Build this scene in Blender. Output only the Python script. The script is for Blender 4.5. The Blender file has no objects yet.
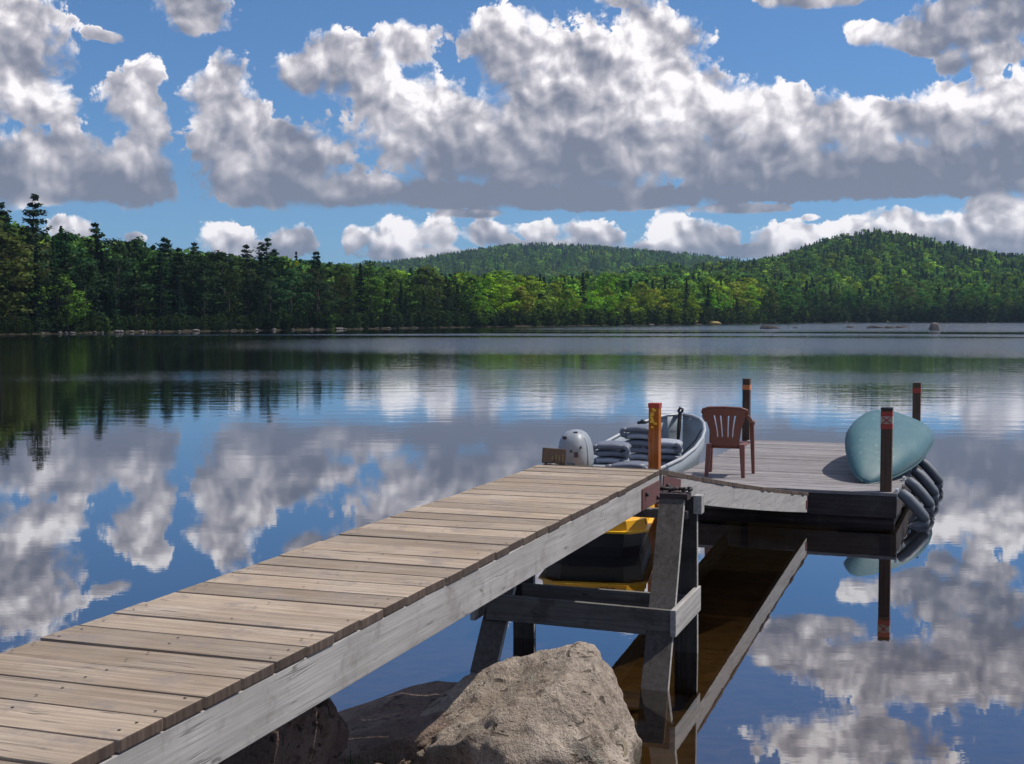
import bpy, bmesh, math, random
import numpy as np
from mathutils import Vector, Matrix
R = math.radians
rng = random.Random(11)
S = bpy.context.scene
C = S.collection

# ------------------------------------------------------------------ camera
FOC, HC = 1300.0, 2.4
PITCH = math.atan(67 / FOC)
cam = bpy.data.cameras.new('camera'); camo = bpy.data.objects.new('camera', cam); C.objects.link(camo)
cam.sensor_width = 36; cam.lens = FOC / 1024 * 36; cam.clip_start = .1; cam.clip_end = 20000
camo.location = (0, 0, HC); camo.rotation_euler = (R(90) - PITCH, 0, 0)
S.camera = camo
S.render.engine = 'CYCLES'
S.cycles.use_denoising = True
S.cycles.max_bounces = 8; S.cycles.transparent_max_bounces = 16; S.cycles.volume_bounces = 0
S.cycles.use_adaptive_sampling = True; S.cycles.adaptive_threshold = .015
S.cycles.caustics_reflective = False; S.cycles.caustics_refractive = False
S.view_settings.view_transform = 'Standard'; S.view_settings.look = 'None'
S.view_settings.exposure = 0.0; S.view_settings.gamma = 1.0; S.view_settings.use_curve_mapping = False

def direction(px, py):
    a = (px - 512) / FOC; b = (382 - py) / FOC
    c, s = math.cos(PITCH), math.sin(PITCH)
    return Vector((a, c + b * s, b * c - s))
def azel(px, py):
    d = direction(px, py).normalized()
    return math.degrees(math.atan2(d.x, d.y)), math.degrees(math.asin(d.z))

# ------------------------------------------------------------------ node helpers
class N:
    def __init__(self, tree): self.t = tree; self.n = tree.nodes; self.l = tree.links
    def put(self, sock, v):
        if isinstance(v, bpy.types.NodeSocket): self.l.new(v, sock)
        elif v is not None: sock.default_value = v
    def math(self, op, a, b=None, c=None, clamp=False):
        x = self.n.new('ShaderNodeMath'); x.operation = op; x.use_clamp = clamp
        for i, v in enumerate((a, b, c)): self.put(x.inputs[i], v)
        return x.outputs[0]
    def vec(self, op, a, b=None, c=None, out=0):
        x = self.n.new('ShaderNodeVectorMath'); x.operation = op
        for i, v in enumerate((a, b, c)): self.put(x.inputs[i], v)
        return x.outputs[out]
    def sep(self, v):
        x = self.n.new('ShaderNodeSeparateXYZ'); self.put(x.inputs[0], v); return x.outputs
    def comb(self, a, b, c=0.):
        x = self.n.new('ShaderNodeCombineXYZ')
        for i, v in enumerate((a, b, c)): self.put(x.inputs[i], v)
        return x.outputs[0]
    def noise(self, v, scale, detail=4, rough=.5, dim='3D', dist=0., out=0):
        x = self.n.new('ShaderNodeTexNoise'); x.noise_dimensions = dim
        self.put(x.inputs['Vector'], v); x.inputs['Scale'].default_value = scale
        x.inputs['Detail'].default_value = detail; x.inputs['Roughness'].default_value = rough
        x.inputs['Distortion'].default_value = dist
        return x.outputs[out]
    def voro(self, v, scale, feature='F1', dim='3D', detail=0., out='Distance', rough=.5):
        x = self.n.new('ShaderNodeTexVoronoi'); x.voronoi_dimensions = dim; x.feature = feature
        self.put(x.inputs['Vector'], v); x.inputs['Scale'].default_value = scale
        if 'Detail' in x.inputs: x.inputs['Detail'].default_value = detail; x.inputs['Roughness'].default_value = rough
        return x.outputs[out]
    def ramp(self, f, stops, interp='LINEAR'):
        x = self.n.new('ShaderNodeValToRGB'); e = x.color_ramp.elements; x.color_ramp.interpolation = interp
        while len(e) < len(stops): e.new(.5)
        for k, (p, c) in enumerate(stops):
            e[k].position = p; e[k].color = (*c, 1) if len(c) == 3 else c
        self.put(x.inputs[0], f); return x.outputs[0]
    def range(self, f, a, b, c=0., d=1., smooth=True):
        x = self.n.new('ShaderNodeMapRange'); x.interpolation_type = 'SMOOTHSTEP' if smooth else 'LINEAR'
        for i, v in enumerate((f, a, b, c, d)): self.put(x.inputs[i], v)
        return x.outputs[0]
    def mix(self, f, a, b, blend='MIX'):
        x = self.n.new('ShaderNodeMix'); x.data_type = 'RGBA'; x.blend_type = blend
        self.put(x.inputs[0], f)
        for s, v in ((x.inputs[6], a), (x.inputs[7], b)):
            self.put(s, (*v, 1) if isinstance(v, tuple) and len(v) == 3 else v)
        return x.outputs[2]
    def hsv(self, col, v=1., h=.5, s=1.):
        x = self.n.new('ShaderNodeHueSaturation'); self.put(x.inputs['Color'], col)
        self.put(x.inputs['Value'], v); self.put(x.inputs['Hue'], h); self.put(x.inputs['Saturation'], s); return x.outputs[0]
    def node(self, typ): return self.n.new(typ)

# ------------------------------------------------------------------ sky, clouds, sun
SUN_AZ, SUN_EL = 76.0, 55.0
W = bpy.data.worlds.new('World'); S.world = W; W.use_nodes = True
W.node_tree.nodes.clear(); n = N(W.node_tree)
sky = n.node('ShaderNodeTexSky'); sky.sky_type = 'NISHITA'; sky.sun_disc = False
sky.sun_elevation = R(SUN_EL); sky.sun_rotation = R(SUN_AZ); sky.air_density = 1.0; sky.dust_density = .25; sky.ozone_density = 3.0
tc = n.node('ShaderNodeTexCoord')
d = n.sep(tc.outputs['Generated'])
az = n.math('MULTIPLY', n.math('ARCTAN2', d[0], d[1]), 57.29578)
el = n.math('MULTIPLY', n.math('ARCSINE', d[2]), 57.29578)
P = n.comb(az, el)
# cumulus masses, as (column, row, half width, half height, brightness) of the sky seen from the shore
BLOBS = [
 (15,38,72,66,0.02),(-60,70,90,80,-0.03),(40,100,50,30,0.07),
 (55,160,88,42,0.07),(138,168,46,46,.05),(0,176,60,36,0.02),(132,98,40,34,.07),(150,70,20,18,.05),(85,190,105,15,-0.13),(150,130,26,30,0.02),
 (92,32,15,8,.05),(112,37,16,7,.05),(196,10,46,28,0.02),
 (222,92,42,44,0.02),(235,140,62,46,0.07),(290,158,70,46,0.02),(330,188,125,22,-0.2),(255,185,70,26,-0.08),
 (350,62,68,38,0.05),(300,72,30,24,0.02),(410,108,78,44,0.15),(405,45,40,26,0.05),(510,42,62,42,0.2),(470,140,110,58,0),
 (570,85,95,70,0.05),(650,42,66,44,0.25),(690,105,78,50,0.15),(600,150,140,52,-0.05),(470,195,130,17,-0.3),(620,198,150,15,-0.35),
 (775,115,66,40,0.25),(850,122,84,34,0.3),(945,118,72,38,0.2),(1015,108,56,44,0.2),(860,165,170,30,-0.1),(1010,165,120,34,-0.15),(735,165,60,34,-0.1),(800,188,150,16,-0.35),(960,186,120,12,-0.3),
 (975,22,84,34,-0.3),(868,32,34,16,0.2),(902,36,26,15,.12),(925,44,26,14,-.1),(820,-4,74,13,-0.05),(1000,52,50,14,-0.1),(950,62,20,14,.05),(622,-2,30,12,0.1),(990,66,20,12,.1),
 (72,227,31.2,15,0.19),(134,238,14.4,7.5,0.19),(228,236,36,18.8,0.19),(292,239,36,16.2,0.19),(258,250,64,9,-0.05),(354,236,16.8,16.2,0.19),(398,234,36,23.8,0.19),(440,232,24,21.2,0.19),(424,254,74,9,-0.1),
 (486,233,31.2,15,0.19),(540,230,26.4,15,0.24),(590,234,40.8,16.2,0.24),(560,246,80,9,-0.05),(668,226,26.4,23.8,0.24),(700,238,48,18.8,0.14),(670,248,60,9,-0.1),
 (790,234,48,16.2,0.24),(760,250,60,9,0),(850,230,43.2,16.2,0.24),(905,224,52.8,18.8,0.24),(960,232,52.8,17.5,0.14),(990,204,34,17,0.1),(1000,224,46,20,0.09),(960,250,150,10,-0.1),(811,217,13,5,0.2),(1010,246,60,18,-0.15),
 (470,213,46,5,-0.1),(740,208,70,6,-0.15),
 (900,-55,120,42,-0.1),(1010,-40,110,55,-0.1),(790,-30,60,28,0),(860,-130,130,34,0.1),(40,-70,120,50,0),(300,-160,150,40,0.1),(560,-150,110,30,0.1),
]
ksm = 3.6
sw = st = sb = None
Pc = P
for ib, (cx, cy, rx, ry, b) in enumerate(BLOBS):
    a0, e0 = azel(cx, cy)
    k = math.degrees(1 / FOC)
    ca = math.cos(R(a0))
    ira, ire = 1 / (rx * k * ca * ca), 1 / (ry * k * ca)
    if ib and ib % 4 == 0: Pc = n.vec('MULTIPLY_ADD', sw, (1e-24, 1e-24, 1e-24), P)     # keeps the sums in order
    v = n.vec('MULTIPLY_ADD', Pc, (ira, ire, 0), (-a0 * ira, -e0 * ire, 0))
    r2 = n.vec('DOT_PRODUCT', v, v, out=1)
    w = n.math('EXPONENT', n.math('MULTIPLY_ADD', n.math('MINIMUM', r2, 9.), -ksm, ksm - .6))
    dy = n.sep(v)[1]
    if sw is None:
        sw = w; st = n.math('MULTIPLY', w, dy); sb = n.math('MULTIPLY', w, b)
    else:
        sw = n.math('ADD', sw, w); st = n.math('MULTIPLY_ADD', w, dy, st); sb = n.math('MULTIPLY_ADD', w, b, sb)
qs = n.math('DIVIDE', n.math('LOGARITHM', n.math('MAXIMUM', sw, 1e-18), math.e), ksm)
T = n.math('DIVIDE', st, n.math('MAXIMUM', sw, 1e-18))
B = n.math('DIVIDE', sb, n.math('MAXIMUM', sw, 1e-18))
near_h = n.range(el, 2.2, 5.0)                       # 0 by the horizon (small far clouds), 1 higher up
wrp = n.noise(P, .42, 2, .5, '2D', out=1)
Pw = n.vec('MULTIPLY_ADD', wrp, (.9, .7, 0), n.vec('SUBTRACT', P, (.45, .35, 0)))
def billow(off, det):
    Pq = n.vec('ADD', Pw, off) if off else Pw
    v1 = n.math('SUBTRACT', .55, n.voro(Pq, .40, 'SMOOTH_F1', '2D', det, rough=.5))
    v2 = n.math('SUBTRACT', .55, n.voro(Pq, 1.35, 'SMOOTH_F1', '2D', det * .7, rough=.5))
    f = n.noise(Pq, .75, 1.5 + det, .5, '2D')
    vv = n.math('MULTIPLY_ADD', n.math('SUBTRACT', v1, v2), near_h, v2)
    return n.math('MULTIPLY_ADD', n.math('SUBTRACT', f, .5), 1.25, n.math('MULTIPLY', vv, .8))
bl = billow(None, .5); b1 = billow((.22, .36, 0), .5)
fine = n.math('SUBTRACT', .5, n.voro(Pw, 1.7, 'F1', '2D', 3.0, rough=.6))
frac = n.noise(Pw, .80, 8, .575, '2D')
big = n.noise(n.vec('ADD', P, (3.1, 7.7, 0)), .26, 3, .55, '2D')
b0 = n.math('ADD', n.math('MULTIPLY', n.math('SUBTRACT', frac, .5), 2.7), n.math('MULTIPLY', fine, .68))
b0 = n.math('ADD', b0, n.math('MULTIPLY', bl, .45))
# open sky outside the view: scattered fair-weather clouds
far = n.noise(P, .07, 5, .55, '2D')
outside = n.math('MAXIMUM', n.range(n.math('ABSOLUTE', az), 25, 32), n.range(el, 22, 28))
qfar = n.math('MULTIPLY', n.math('SUBTRACT', far, .5), 5.0)
qs2 = n.math('MAXIMUM', qs, n.math('MULTIPLY_ADD', n.math('SUBTRACT', outside, 1.0), 4.0, qfar))
amp = n.range(T, -1.0, .0, .45, 1.0)
D = n.math('MULTIPLY_ADD', n.math('SUBTRACT', b0, .12), n.math('MULTIPLY', amp, n.range(qs, .1, .75, 1.22, .62)), n.math('ADD', n.math('MULTIPLY_ADD', qs2, 1.75, .28), n.math('MULTIPLY_ADD', near_h, -.22, .22)))
soft = n.noise(P, .55, 2, .5, '2D')
alpha = n.range(D, -.05, n.range(soft, .36, .66, .38, 1.25))
light = n.math('MULTIPLY', n.math('SUBTRACT', bl, b1), 1.15)
lo_t = n.range(el, 2.7, 4.2, 0., 1., False); hi_t = n.range(el, 4.9, 9.6, 0., 1., False)
glob = n.math('MULTIPLY_ADD', n.math('SUBTRACT', hi_t, lo_t), n.range(el, 4.1, 4.9), lo_t)     # height above the cloud base
topness = n.math('ADD', n.math('MULTIPLY', n.range(T, -.75, .85, 0., 1., False), .5), n.math('MULTIPLY', glob, .5))
L = n.math('MULTIPLY_ADD', topness, .72, .08)
L = n.math('ADD', L, n.math('MULTIPLY', light, n.math('MULTIPLY_ADD', topness, .75, .45)))
L = n.math('ADD', L, n.math('ADD', B, n.range(el, 3.9, 4.7, .13, -.04)))
L = n.math('ADD', L, n.math('MULTIPLY', n.math('SUBTRACT', big, .49), 1.7))
L = n.math('ADD', L, n.math('MULTIPLY', n.range(D, .10, .70, 1., 0.), n.math('MULTIPLY_ADD', topness, .30, .06)))      # thin edges let the light through
L = n.math('ADD', L, n.math('MULTIPLY', fine, n.math('MULTIPLY_ADD', topness, .20, .05)))
ccol = n.ramp(L, [(.0, (.20, .222, .300)), (.20, (.275, .288, .362)), (.42, (.40, .40, .462)), (.62, (.57, .55, .605)), (.80, (.79, .76, .80)), (1.0, (1.08, 1.04, 1.05))])
tint = n.ramp(n.math('MULTIPLY', el, 1 / 40), [(0., (.38, .66, 1.22)), (.06, (.40, .66, 1.10)), (.14, (.47, .68, .98)), (.34, (.62, .78, .98)), (1., (.85, .92, 1.))])
skyc = n.mix(1., n.hsv(sky.outputs[0], 1.0, .5, 1.12), tint, 'MULTIPLY')
cloudc = n.vec('SCALE', ccol); cloudc.node.inputs['Scale'].default_value = 10.0
allc = n.mix(alpha, skyc, cloudc)
bg1 = n.node('ShaderNodeBackground'); bg1.inputs[1].default_value = .10; n.l.new(allc, bg1.inputs[0])
wo = n.node('ShaderNodeOutputWorld'); n.l.new(bg1.outputs[0], wo.inputs[0])
W.cycles.sampling_method = 'MANUAL'; W.cycles.sample_map_resolution = 512

sun = bpy.data.lights.new('sun', 'SUN'); suno = bpy.data.objects.new('sun', sun); C.objects.link(suno)
sun.energy = 4.2; sun.angle = R(.55); sun.color = (1.0, .93, .83)
sd = Vector((math.sin(R(SUN_AZ)) * math.cos(R(SUN_EL)), math.cos(R(SUN_AZ)) * math.cos(R(SUN_EL)), math.sin(R(SUN_EL))))
suno.rotation_euler = sd.to_track_quat('Z', 'Y').to_euler()
suno.location = sd * 50

# ------------------------------------------------------------------ materials
def material(name):
    m = bpy.data.materials.new(name); m.use_nodes = True
    m.node_tree.nodes.clear(); k = N(m.node_tree)
    out = k.node('ShaderNodeOutputMaterial')
    return m, k, out
def principled(k, out, col, rough=.6, metal=0., bump=None, bstr=.3, bdist=.01, spec=.5):
    p = k.node('ShaderNodeBsdfPrincipled')
    k.put(p.inputs['Base Color'], (*col, 1) if isinstance(col, tuple) else col)
    k.put(p.inputs['Roughness'], rough); k.put(p.inputs['Metallic'], metal); p.inputs['Specular IOR Level'].default_value = spec
    if bump is not None:
        b = k.node('ShaderNodeBump'); b.inputs['Strength'].default_value = bstr; b.inputs['Distance'].default_value = bdist
        k.l.new(bump, b.inputs['Height']); k.l.new(b.outputs[0], p.inputs['Normal'])
    k.l.new(p.outputs[0], out.inputs[0]); return p
def attr(k, name, typ='GEOMETRY'):
    a = k.node('ShaderNodeAttribute'); a.attribute_name = name; a.attribute_type = typ; return a
def objco(k): return k.node('ShaderNodeTexCoord').outputs['Object']

def wood(name, dark, light, axis, vary=.35, crack=.6, stain=None, rough=.85, knots=.8, bstr=.55):
    """weathered board: grain along the given axis of the object, tone of each board its own"""
    m, k, out = material(name)
    r = attr(k, 'rnd').outputs['Fac']
    co = k.vec('ADD', objco(k), k.comb(k.math('MULTIPLY', r, 31.7), k.math('MULTIPLY', r, 17.3), k.math('MULTIPLY', r, 9.1)))
    sc = [38., 38., 38.]; sc[axis] = 1.6
    g = k.noise(k.vec('MULTIPLY', co, tuple(sc)), 1., 6, .62)
    sc2 = [110., 110., 110.]; sc2[axis] = 2.2
    g2 = k.noise(k.vec('MULTIPLY', co, tuple(sc2)), 1., 3, .6)
    blot = k.noise(co, 2.6, 5, .6); wb = k.noise(co, 7., 2, .5, out=1)
    f = k.math('ADD', k.math('MULTIPLY', g, .62), k.math('MULTIPLY', g2, .38))
    col = k.ramp(f, [(.30, dark), (.50, tuple((a + b) / 2 for a, b in zip(dark, light))), (.66, light)])
    col = k.hsv(col, k.math('ADD', k.math('MULTIPLY_ADD', r, vary, 1 - vary / 2), k.math('MULTIPLY_ADD', blot, .7, -.35)),
                .5, k.math('MULTIPLY_ADD', blot, -.7, 1.3))
    sck = [26., 26., 26.]; sck[axis] = .75
    ck = k.noise(k.vec('MULTIPLY', co, tuple(sck)), 1., 2, .5)
    line = k.math('MULTIPLY', k.range(k.math('ABSOLUTE', k.math('SUBTRACT', ck, .5)), .0, .014, 1., 0.), k.range(blot, .47, .62))
    col = k.mix(k.math('MULTIPLY', line, crack), col, tuple(c * .28 for c in dark))
    skn = [9., 9., 9.]; skn[axis] = 3.2
    kv = k.voro(k.vec('MULTIPLY_ADD', wb, (.9, .9, .9), k.vec('MULTIPLY', co, tuple(skn))), 1.)
    kn = k.math('MULTIPLY', k.math('MULTIPLY', k.range(kv, .02, .12, 1., 0.), k.range(blot, .42, .55)), knots)
    col = k.mix(kn, col, tuple(c * .3 for c in dark))
    if stain:
        s = k.range(k.noise(co, 5., 6, .7), .52, .66)
        col = k.mix(k.math('MULTIPLY', s, stain[1]), col, stain[0])
    hgt = k.math('SUBTRACT', f, k.math('MULTIPLY', line, .9))
    principled(k, out, col, rough, 0., hgt, bstr, .006, .25)
    return m

M = {}
M['deckend'] = wood('deck_board_ends', (.040, .028, .024), (.125, .090, .074), 2, .5, .5)
M['deck'] = wood('deck_boards', (.200, .155, .116), (.440, .350, .265), 0, .46, .95, ((.215, .185, .175), .65))
M['beam'] = wood('weathered_beam', (.29, .275, .27), (.455, .437, .43), 1, .15, .7, ((.20, .178, .17), .45), knots=.9, bstr=.28)
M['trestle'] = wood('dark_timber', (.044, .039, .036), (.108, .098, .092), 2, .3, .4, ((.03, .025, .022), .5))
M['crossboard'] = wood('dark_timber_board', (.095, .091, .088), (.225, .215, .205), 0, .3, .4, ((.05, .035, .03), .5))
M['sideboard_lit_edge'] = wood('grey_board_lit_edge', (.22, .215, .21), (.46, .44, .42), 1, .2, .5)  # grey boards, and the painted sunlit edges of the trestle legs
M['dock'] = wood('dock_boards', (.155, .145, .15), (.335, .315, .32), 0, .3, .5, ((.13, .115, .13), .4))
M['rim'] = wood('dark_rim_timber', (.026, .021, .023), (.090, .070, .074), 0, .3, .6, ((.11, .095, .10), .5))
M['post'] = wood('brown_post_wood', (.052, .032, .024), (.150, .090, .062), 2, .2, .4)
M['orangepost'] = wood('orange_post_wood', (.26, .075, .014), (.50, .17, .035), 2, .2, .4)

def plain(name, col, rough=.5, metal=0., vary=.25, scale=9., bump=0.):
    m, k, out = material(name)
    f = k.noise(objco(k), scale, 6, .62)
    c = k.mix(f, tuple(x * (1 - vary) for x in col), tuple(min(1, x * (1 + vary)) for x in col))
    f2 = k.noise(objco(k), scale * 5, 4, .6)
    rg = k.math('MULTIPLY_ADD', f2, .25, rough - .12)
    principled(k, out, c, rg, metal, f2 if bump else None, bump, .004)
    return m
M['rust'] = plain('rusted_steel', (.090, .026, .026), .75, .0, .5, 14, .3)
M['darksteel'] = plain('dark_steel', (.035, .030, .03), .6, .3, .4, 20, .2)
M['alu'] = plain('worn_aluminium', (.50, .53, .56), .42, .55, .18, 5)
M['aluin'] = plain('painted_hull_inside', (.26, .30, .34), .6, .1, .22, 6)
M['gunwale'] = plain('pale_gunwale', (.42, .44, .46), .5, .3, .2, 6)
M['bench'] = plain('boat_bench', (.30, .33, .36), .55, .1, .2, 7)
M['pad'] = plain('grey_vinyl', (.155, .17, .21), .45, 0, .18, 9)
M['padlight'] = plain('pale_vinyl', (.34, .36, .41), .45, 0, .15, 9)
M['black'] = plain('black_plastic', (.010, .010, .014), .5, 0, .4, 9)
M['cowl'] = plain('grey_motor_cowl', (.27, .305, .345), .45, 0, .22, 7)
M['decal'] = plain('dark_decal', (.06, .055, .075), .5, 0, .2, 20)
M['chair'] = plain('brown_plastic', (.185, .070, .053), .5, 0, .16, 12)
m, k, out = material('teal_canoe_plastic'); co = objco(k)
f = k.noise(co, 1.8, 5, .6); sc_ = k.noise(k.vec('MULTIPLY', co, (26., 2.2, 26.)), 1., 4, .65)
c = k.mix(f, (.036, .104, .128), (.058, .148, .172))
c = k.mix(k.math('MULTIPLY', k.range(k.noise(co, 3.1, 4, .6), .50, .68), .28), c, (.105, .19, .205))      # faded patches
c = k.mix(k.math('MULTIPLY', k.math('MULTIPLY', k.range(sc_, .60, .66), k.range(f, .40, .60)), .55), c, (.19, .27, .27))   # scratches
principled(k, out, c, k.math('MULTIPLY_ADD', f, .3, .42), 0., sc_, .12, .004, .4); M['canoe'] = m
M['canoetrim'] = plain('dark_teal_trim', (.030, .10, .11), .45, 0, .2, 8)
M['foam'] = plain('grey_foam', (.125, .142, .170), .6, 0, .35, 9, .2)
M['yellow'] = plain('yellow_plastic', (.92, .47, .015), .4, 0, .12, 7)
M['plaque'] = plain('brown_plaque_wood', (.085, .050, .030), .7, 0, .35, 30)
M['ochre'] = plain('ochre_paint', (.16, .105, .04), .7, 0, .3, 40)
M['tapered'] = plain('red_tape', (.36, .045, .030), .5, 0, .3, 40)
M['tapewhite'] = plain('pale_tape', (.42, .36, .30), .5, 0, .35, 60)
M['tapeyellow'] = plain('yellow_tape', (.80, .50, .05), .5, 0, .35, 60)
M['tapeorange'] = plain('orange_tape', (.62, .20, .06), .5, 0, .3, 50)
M['rope'] = plain('dark_rope', (.05, .05, .06), .9, 0, .3, 60)

# granite
def granite(name, a, b, spots, shore=False):
    m, k, out = material(name)
    co = objco(k)
    f = k.noise(co, 3.2, 8, .65); fine = k.noise(co, 55., 5, .7); mid = k.noise(co, 14., 6, .65)
    col = k.mix(k.range(f, .35, .66), a, b)
    col = k.mix(k.range(mid, .52, .70), col, tuple(x * .55 for x in a))
    col = k.hsv(col, k.math('MULTIPLY_ADD', fine, .9, .55))
    li = k.math('MULTIPLY', k.range(k.noise(co, 6.5, 5, .6), .60, .70), .7)
    col = k.mix(li, col, spots)
    sp = k.range(k.voro(co, 70.), .16, .26, 1., 0.)
    col = k.mix(k.math('MULTIPLY', sp, .75), col, tuple(x * .3 for x in a))
    pit = k.math('MULTIPLY', k.range(k.noise(k.vec('MULTIPLY', co, (7., 11., 16.)), 1., 4, .6, dist=.8), .60, .67), .8)   # dark pits and cracks
    col = k.mix(pit, col, tuple(x * .30 for x in a))
    if shore:
        col = k.mix(k.math('MULTIPLY', k.range(k.noise(co, 1.7, 5, .6), .54, .66), .45), col, (.20, .13, .085))      # iron stain
        col = k.mix(k.math('MULTIPLY', k.range(k.voro(k.vec('MULTIPLY_ADD', k.noise(co, 4., 3, .5, out=1), (.5, .5, .5), co), 3.2), .10, .16, 1., 0.), .55), col, (.36, .37, .30))   # pale lichen
    if shore:                                             # dark wet band and algae along the waterline
        z_ = k.sep(k.node('ShaderNodeNewGeometry').outputs['Position'])[2]
        wet = k.range(k.math('ADD', z_, k.math('MULTIPLY', k.noise(co, 5., 3, .5), .12)), .12, .20, 1., 0.)
        col = k.mix(k.math('MULTIPLY', wet, .75), col, (.045, .038, .024))
    h = k.math('ADD', k.math('MULTIPLY', fine, .35), k.math('MULTIPLY', mid, .8))
    h = k.math('SUBTRACT', h, k.math('MULTIPLY', pit, .6))
    h = k.math('ADD', h, k.math('MULTIPLY', k.noise(co, 140., 2, .6), .2))
    principled(k, out, col, .9, 0., h, 1., .04, .2)
    return m
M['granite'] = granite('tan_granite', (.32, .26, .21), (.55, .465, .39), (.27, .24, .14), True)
M['granitemid'] = granite('shaded_granite', (.20, .145, .118), (.34, .26, .215), (.19, .15, .09))  # darker copy of the tan granite, gangway shade put into the colour
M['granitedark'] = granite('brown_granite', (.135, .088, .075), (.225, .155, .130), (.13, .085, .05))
M['rockgrey'] = granite('grey_rock', (.12, .11, .105), (.24, .22, .21), (.20, .18, .14))
M['lakerock'] = granite('dark_lake_rock', (.045, .042, .042), (.10, .092, .09), (.07, .068, .06))
M['ochrerock'] = granite('ochre_rock', (.30, .22, .08), (.42, .32, .14), (.30, .25, .10))

def foliage(name, inst):
    m, k, out = material(name)
    if inst: base = attr(k, 'tint', 'INSTANCER').outputs['Color']
    else: base = k.node('ShaderNodeObjectInfo').outputs['Color']
    oi = k.node('ShaderNodeObjectInfo').outputs['Random']
    r = attr(k, 'rnd').outputs['Fac']
    val = k.math('MULTIPLY_ADD', r, .8, .6)
    hue = k.math('ADD', k.math('MULTIPLY_ADD', r, .020, .494), k.math('MULTIPLY_ADD', oi, .024, -.008))
    col = k.hsv(base, k.math('MULTIPLY', val, k.math('MULTIPLY_ADD', oi, .5, .75)), hue, 1.)
    dif = k.node('ShaderNodeBsdfDiffuse'); k.l.new(col, dif.inputs[0])
    tr = k.node('ShaderNodeBsdfTranslucent'); k.l.new(k.hsv(col, 1.25, .488, 1.1), tr.inputs[0])
    ms = k.node('ShaderNodeMixShader'); ms.inputs[0].default_value = .26
    k.l.new(dif.outputs[0], ms.inputs[1]); k.l.new(tr.outputs[0], ms.inputs[2]); k.l.new(ms.outputs[0], out.inputs[0])
    return m
M['leaf'] = foliage('leaves', False); M['leafinst'] = foliage('wood_leaves', True)
M['bark'] = plain('bark', (.085, .065, .055), .9, 0, .4, 5)
M['grass'] = plain('grass_blades', (.05, .10, .02), .7, 0, .4, 30)

# ground
m, k, out = material('shore_and_lake_bed')
geo = k.node('ShaderNodeNewGeometry'); pos = geo.outputs['Position']; pz = k.sep(pos)[2]; py_ = k.sep(pos)[1]
f = k.noise(pos, .9, 8, .65); f2 = k.noise(pos, 7., 6, .7)
land = k.mix(f, (.045, .050, .022), (.10, .085, .050))
peb = k.voro(pos, 6., out='Color')
bed = k.mix(k.range(f2, .3, .7), (.105, .072, .032), (.235, .162, .075))
bed = k.mix(.35, bed, k.mix(k.sep(peb)[0], (.060, .041, .021), (.28, .205, .11)))
deep = k.mix(f, (.016, .017, .012), (.030, .028, .018))
bed = k.mix(k.range(py_, 10., 17.), bed, deep)
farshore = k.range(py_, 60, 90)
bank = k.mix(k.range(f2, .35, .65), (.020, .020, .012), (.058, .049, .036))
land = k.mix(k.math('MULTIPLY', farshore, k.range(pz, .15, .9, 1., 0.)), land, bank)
col = k.mix(k.range(pz, -.03, .06), bed, land)
principled(k, out, col, .95, 0., f2, .5, .05, .1); M['ground'] = m

# water
m, k, out = material('lake_water')
geo = k.node('ShaderNodeNewGeometry'); pos = geo.outputs['Position']; px_, py_, pz_ = k.sep(pos)
dist = k.math('SQRT', k.math('ADD', k.math('MULTIPLY', px_, px_), k.math('MULTIPLY', py_, py_)))
w1 = k.noise(k.vec('MULTIPLY', pos, (.55, 1.3, 1)), 1.0, 3, .5)
w2 = k.noise(k.vec('MULTIPLY', pos, (3.0, 7.0, 1)), 1.0, 3, .55)
patch = k.noise(k.vec('MULTIPLY', pos, (.0045, .020, 1)), 1.0, 4, .55, dist=.5)
colu = k.math('DIVIDE', px_, k.math('MAXIMUM', py_, 1.))                   # how far to the right over the lake
dn = k.math('MULTIPLY', dist, k.math('MULTIPLY_ADD', patch, .7, .65))
b1_ = k.math('MULTIPLY', k.range(dn, 185, 215), k.range(colu, -.12, .12))
b2_ = k.math('MULTIPLY', k.math('MULTIPLY', k.range(dn, 78, 104), k.range(dn, 120, 158, 1., 0.)), k.range(colu, -.26, .06, .12, .85))
b3_ = k.math('MULTIPLY', k.math('MULTIPLY', k.range(dn, 158, 162), k.range(dn, 168, 174, 1., 0.)), k.range(patch, .44, .50))
b4_ = k.math('MULTIPLY', k.math('MULTIPLY', k.range(dn, 44, 52), k.range(dn, 52, 62, 1., 0.)), .10)
ruf = k.math('MAXIMUM', k.math('MAXIMUM', k.math('MAXIMUM', b1_, b2_), b3_), b4_)
mid = k.range(dist, 14, 60)
h = k.math('ADD', k.math('MULTIPLY', w1, k.math('MULTIPLY_ADD', mid, .010, .0002)),
           k.math('MULTIPLY', w2, k.math('ADD', k.math('MULTIPLY', ruf, .048), k.math('MULTIPLY_ADD', mid, .0012, .00018))))
bp = k.node('ShaderNodeBump'); bp.inputs['Strength'].default_value = 1.; bp.inputs['Distance'].default_value = 1.; k.l.new(h, bp.inputs['Height'])
fr = k.node('ShaderNodeFresnel'); fr.inputs['IOR'].default_value = 1.5; k.l.new(bp.outputs[0], fr.inputs['Normal'])
gl = k.node('ShaderNodeBsdfGlossy'); gl.inputs['Color'].default_value = (.95, .96, .98, 1)
k.put(gl.inputs['Roughness'], k.math('MULTIPLY', ruf, .10)); k.l.new(bp.outputs[0], gl.inputs['Normal'])
tp = k.node('ShaderNodeBsdfTransparent'); tp.inputs[0].default_value = (.58, .50, .37, 1)
ms = k.node('ShaderNodeMixShader'); k.l.new(k.math('POWER', fr.outputs[0], .50), ms.inputs[0]); k.l.new(tp.outputs[0], ms.inputs[1]); k.l.new(gl.outputs[0], ms.inputs[2])
k.l.new(ms.outputs[0], out.inputs[0]); M['water'] = m

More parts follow.
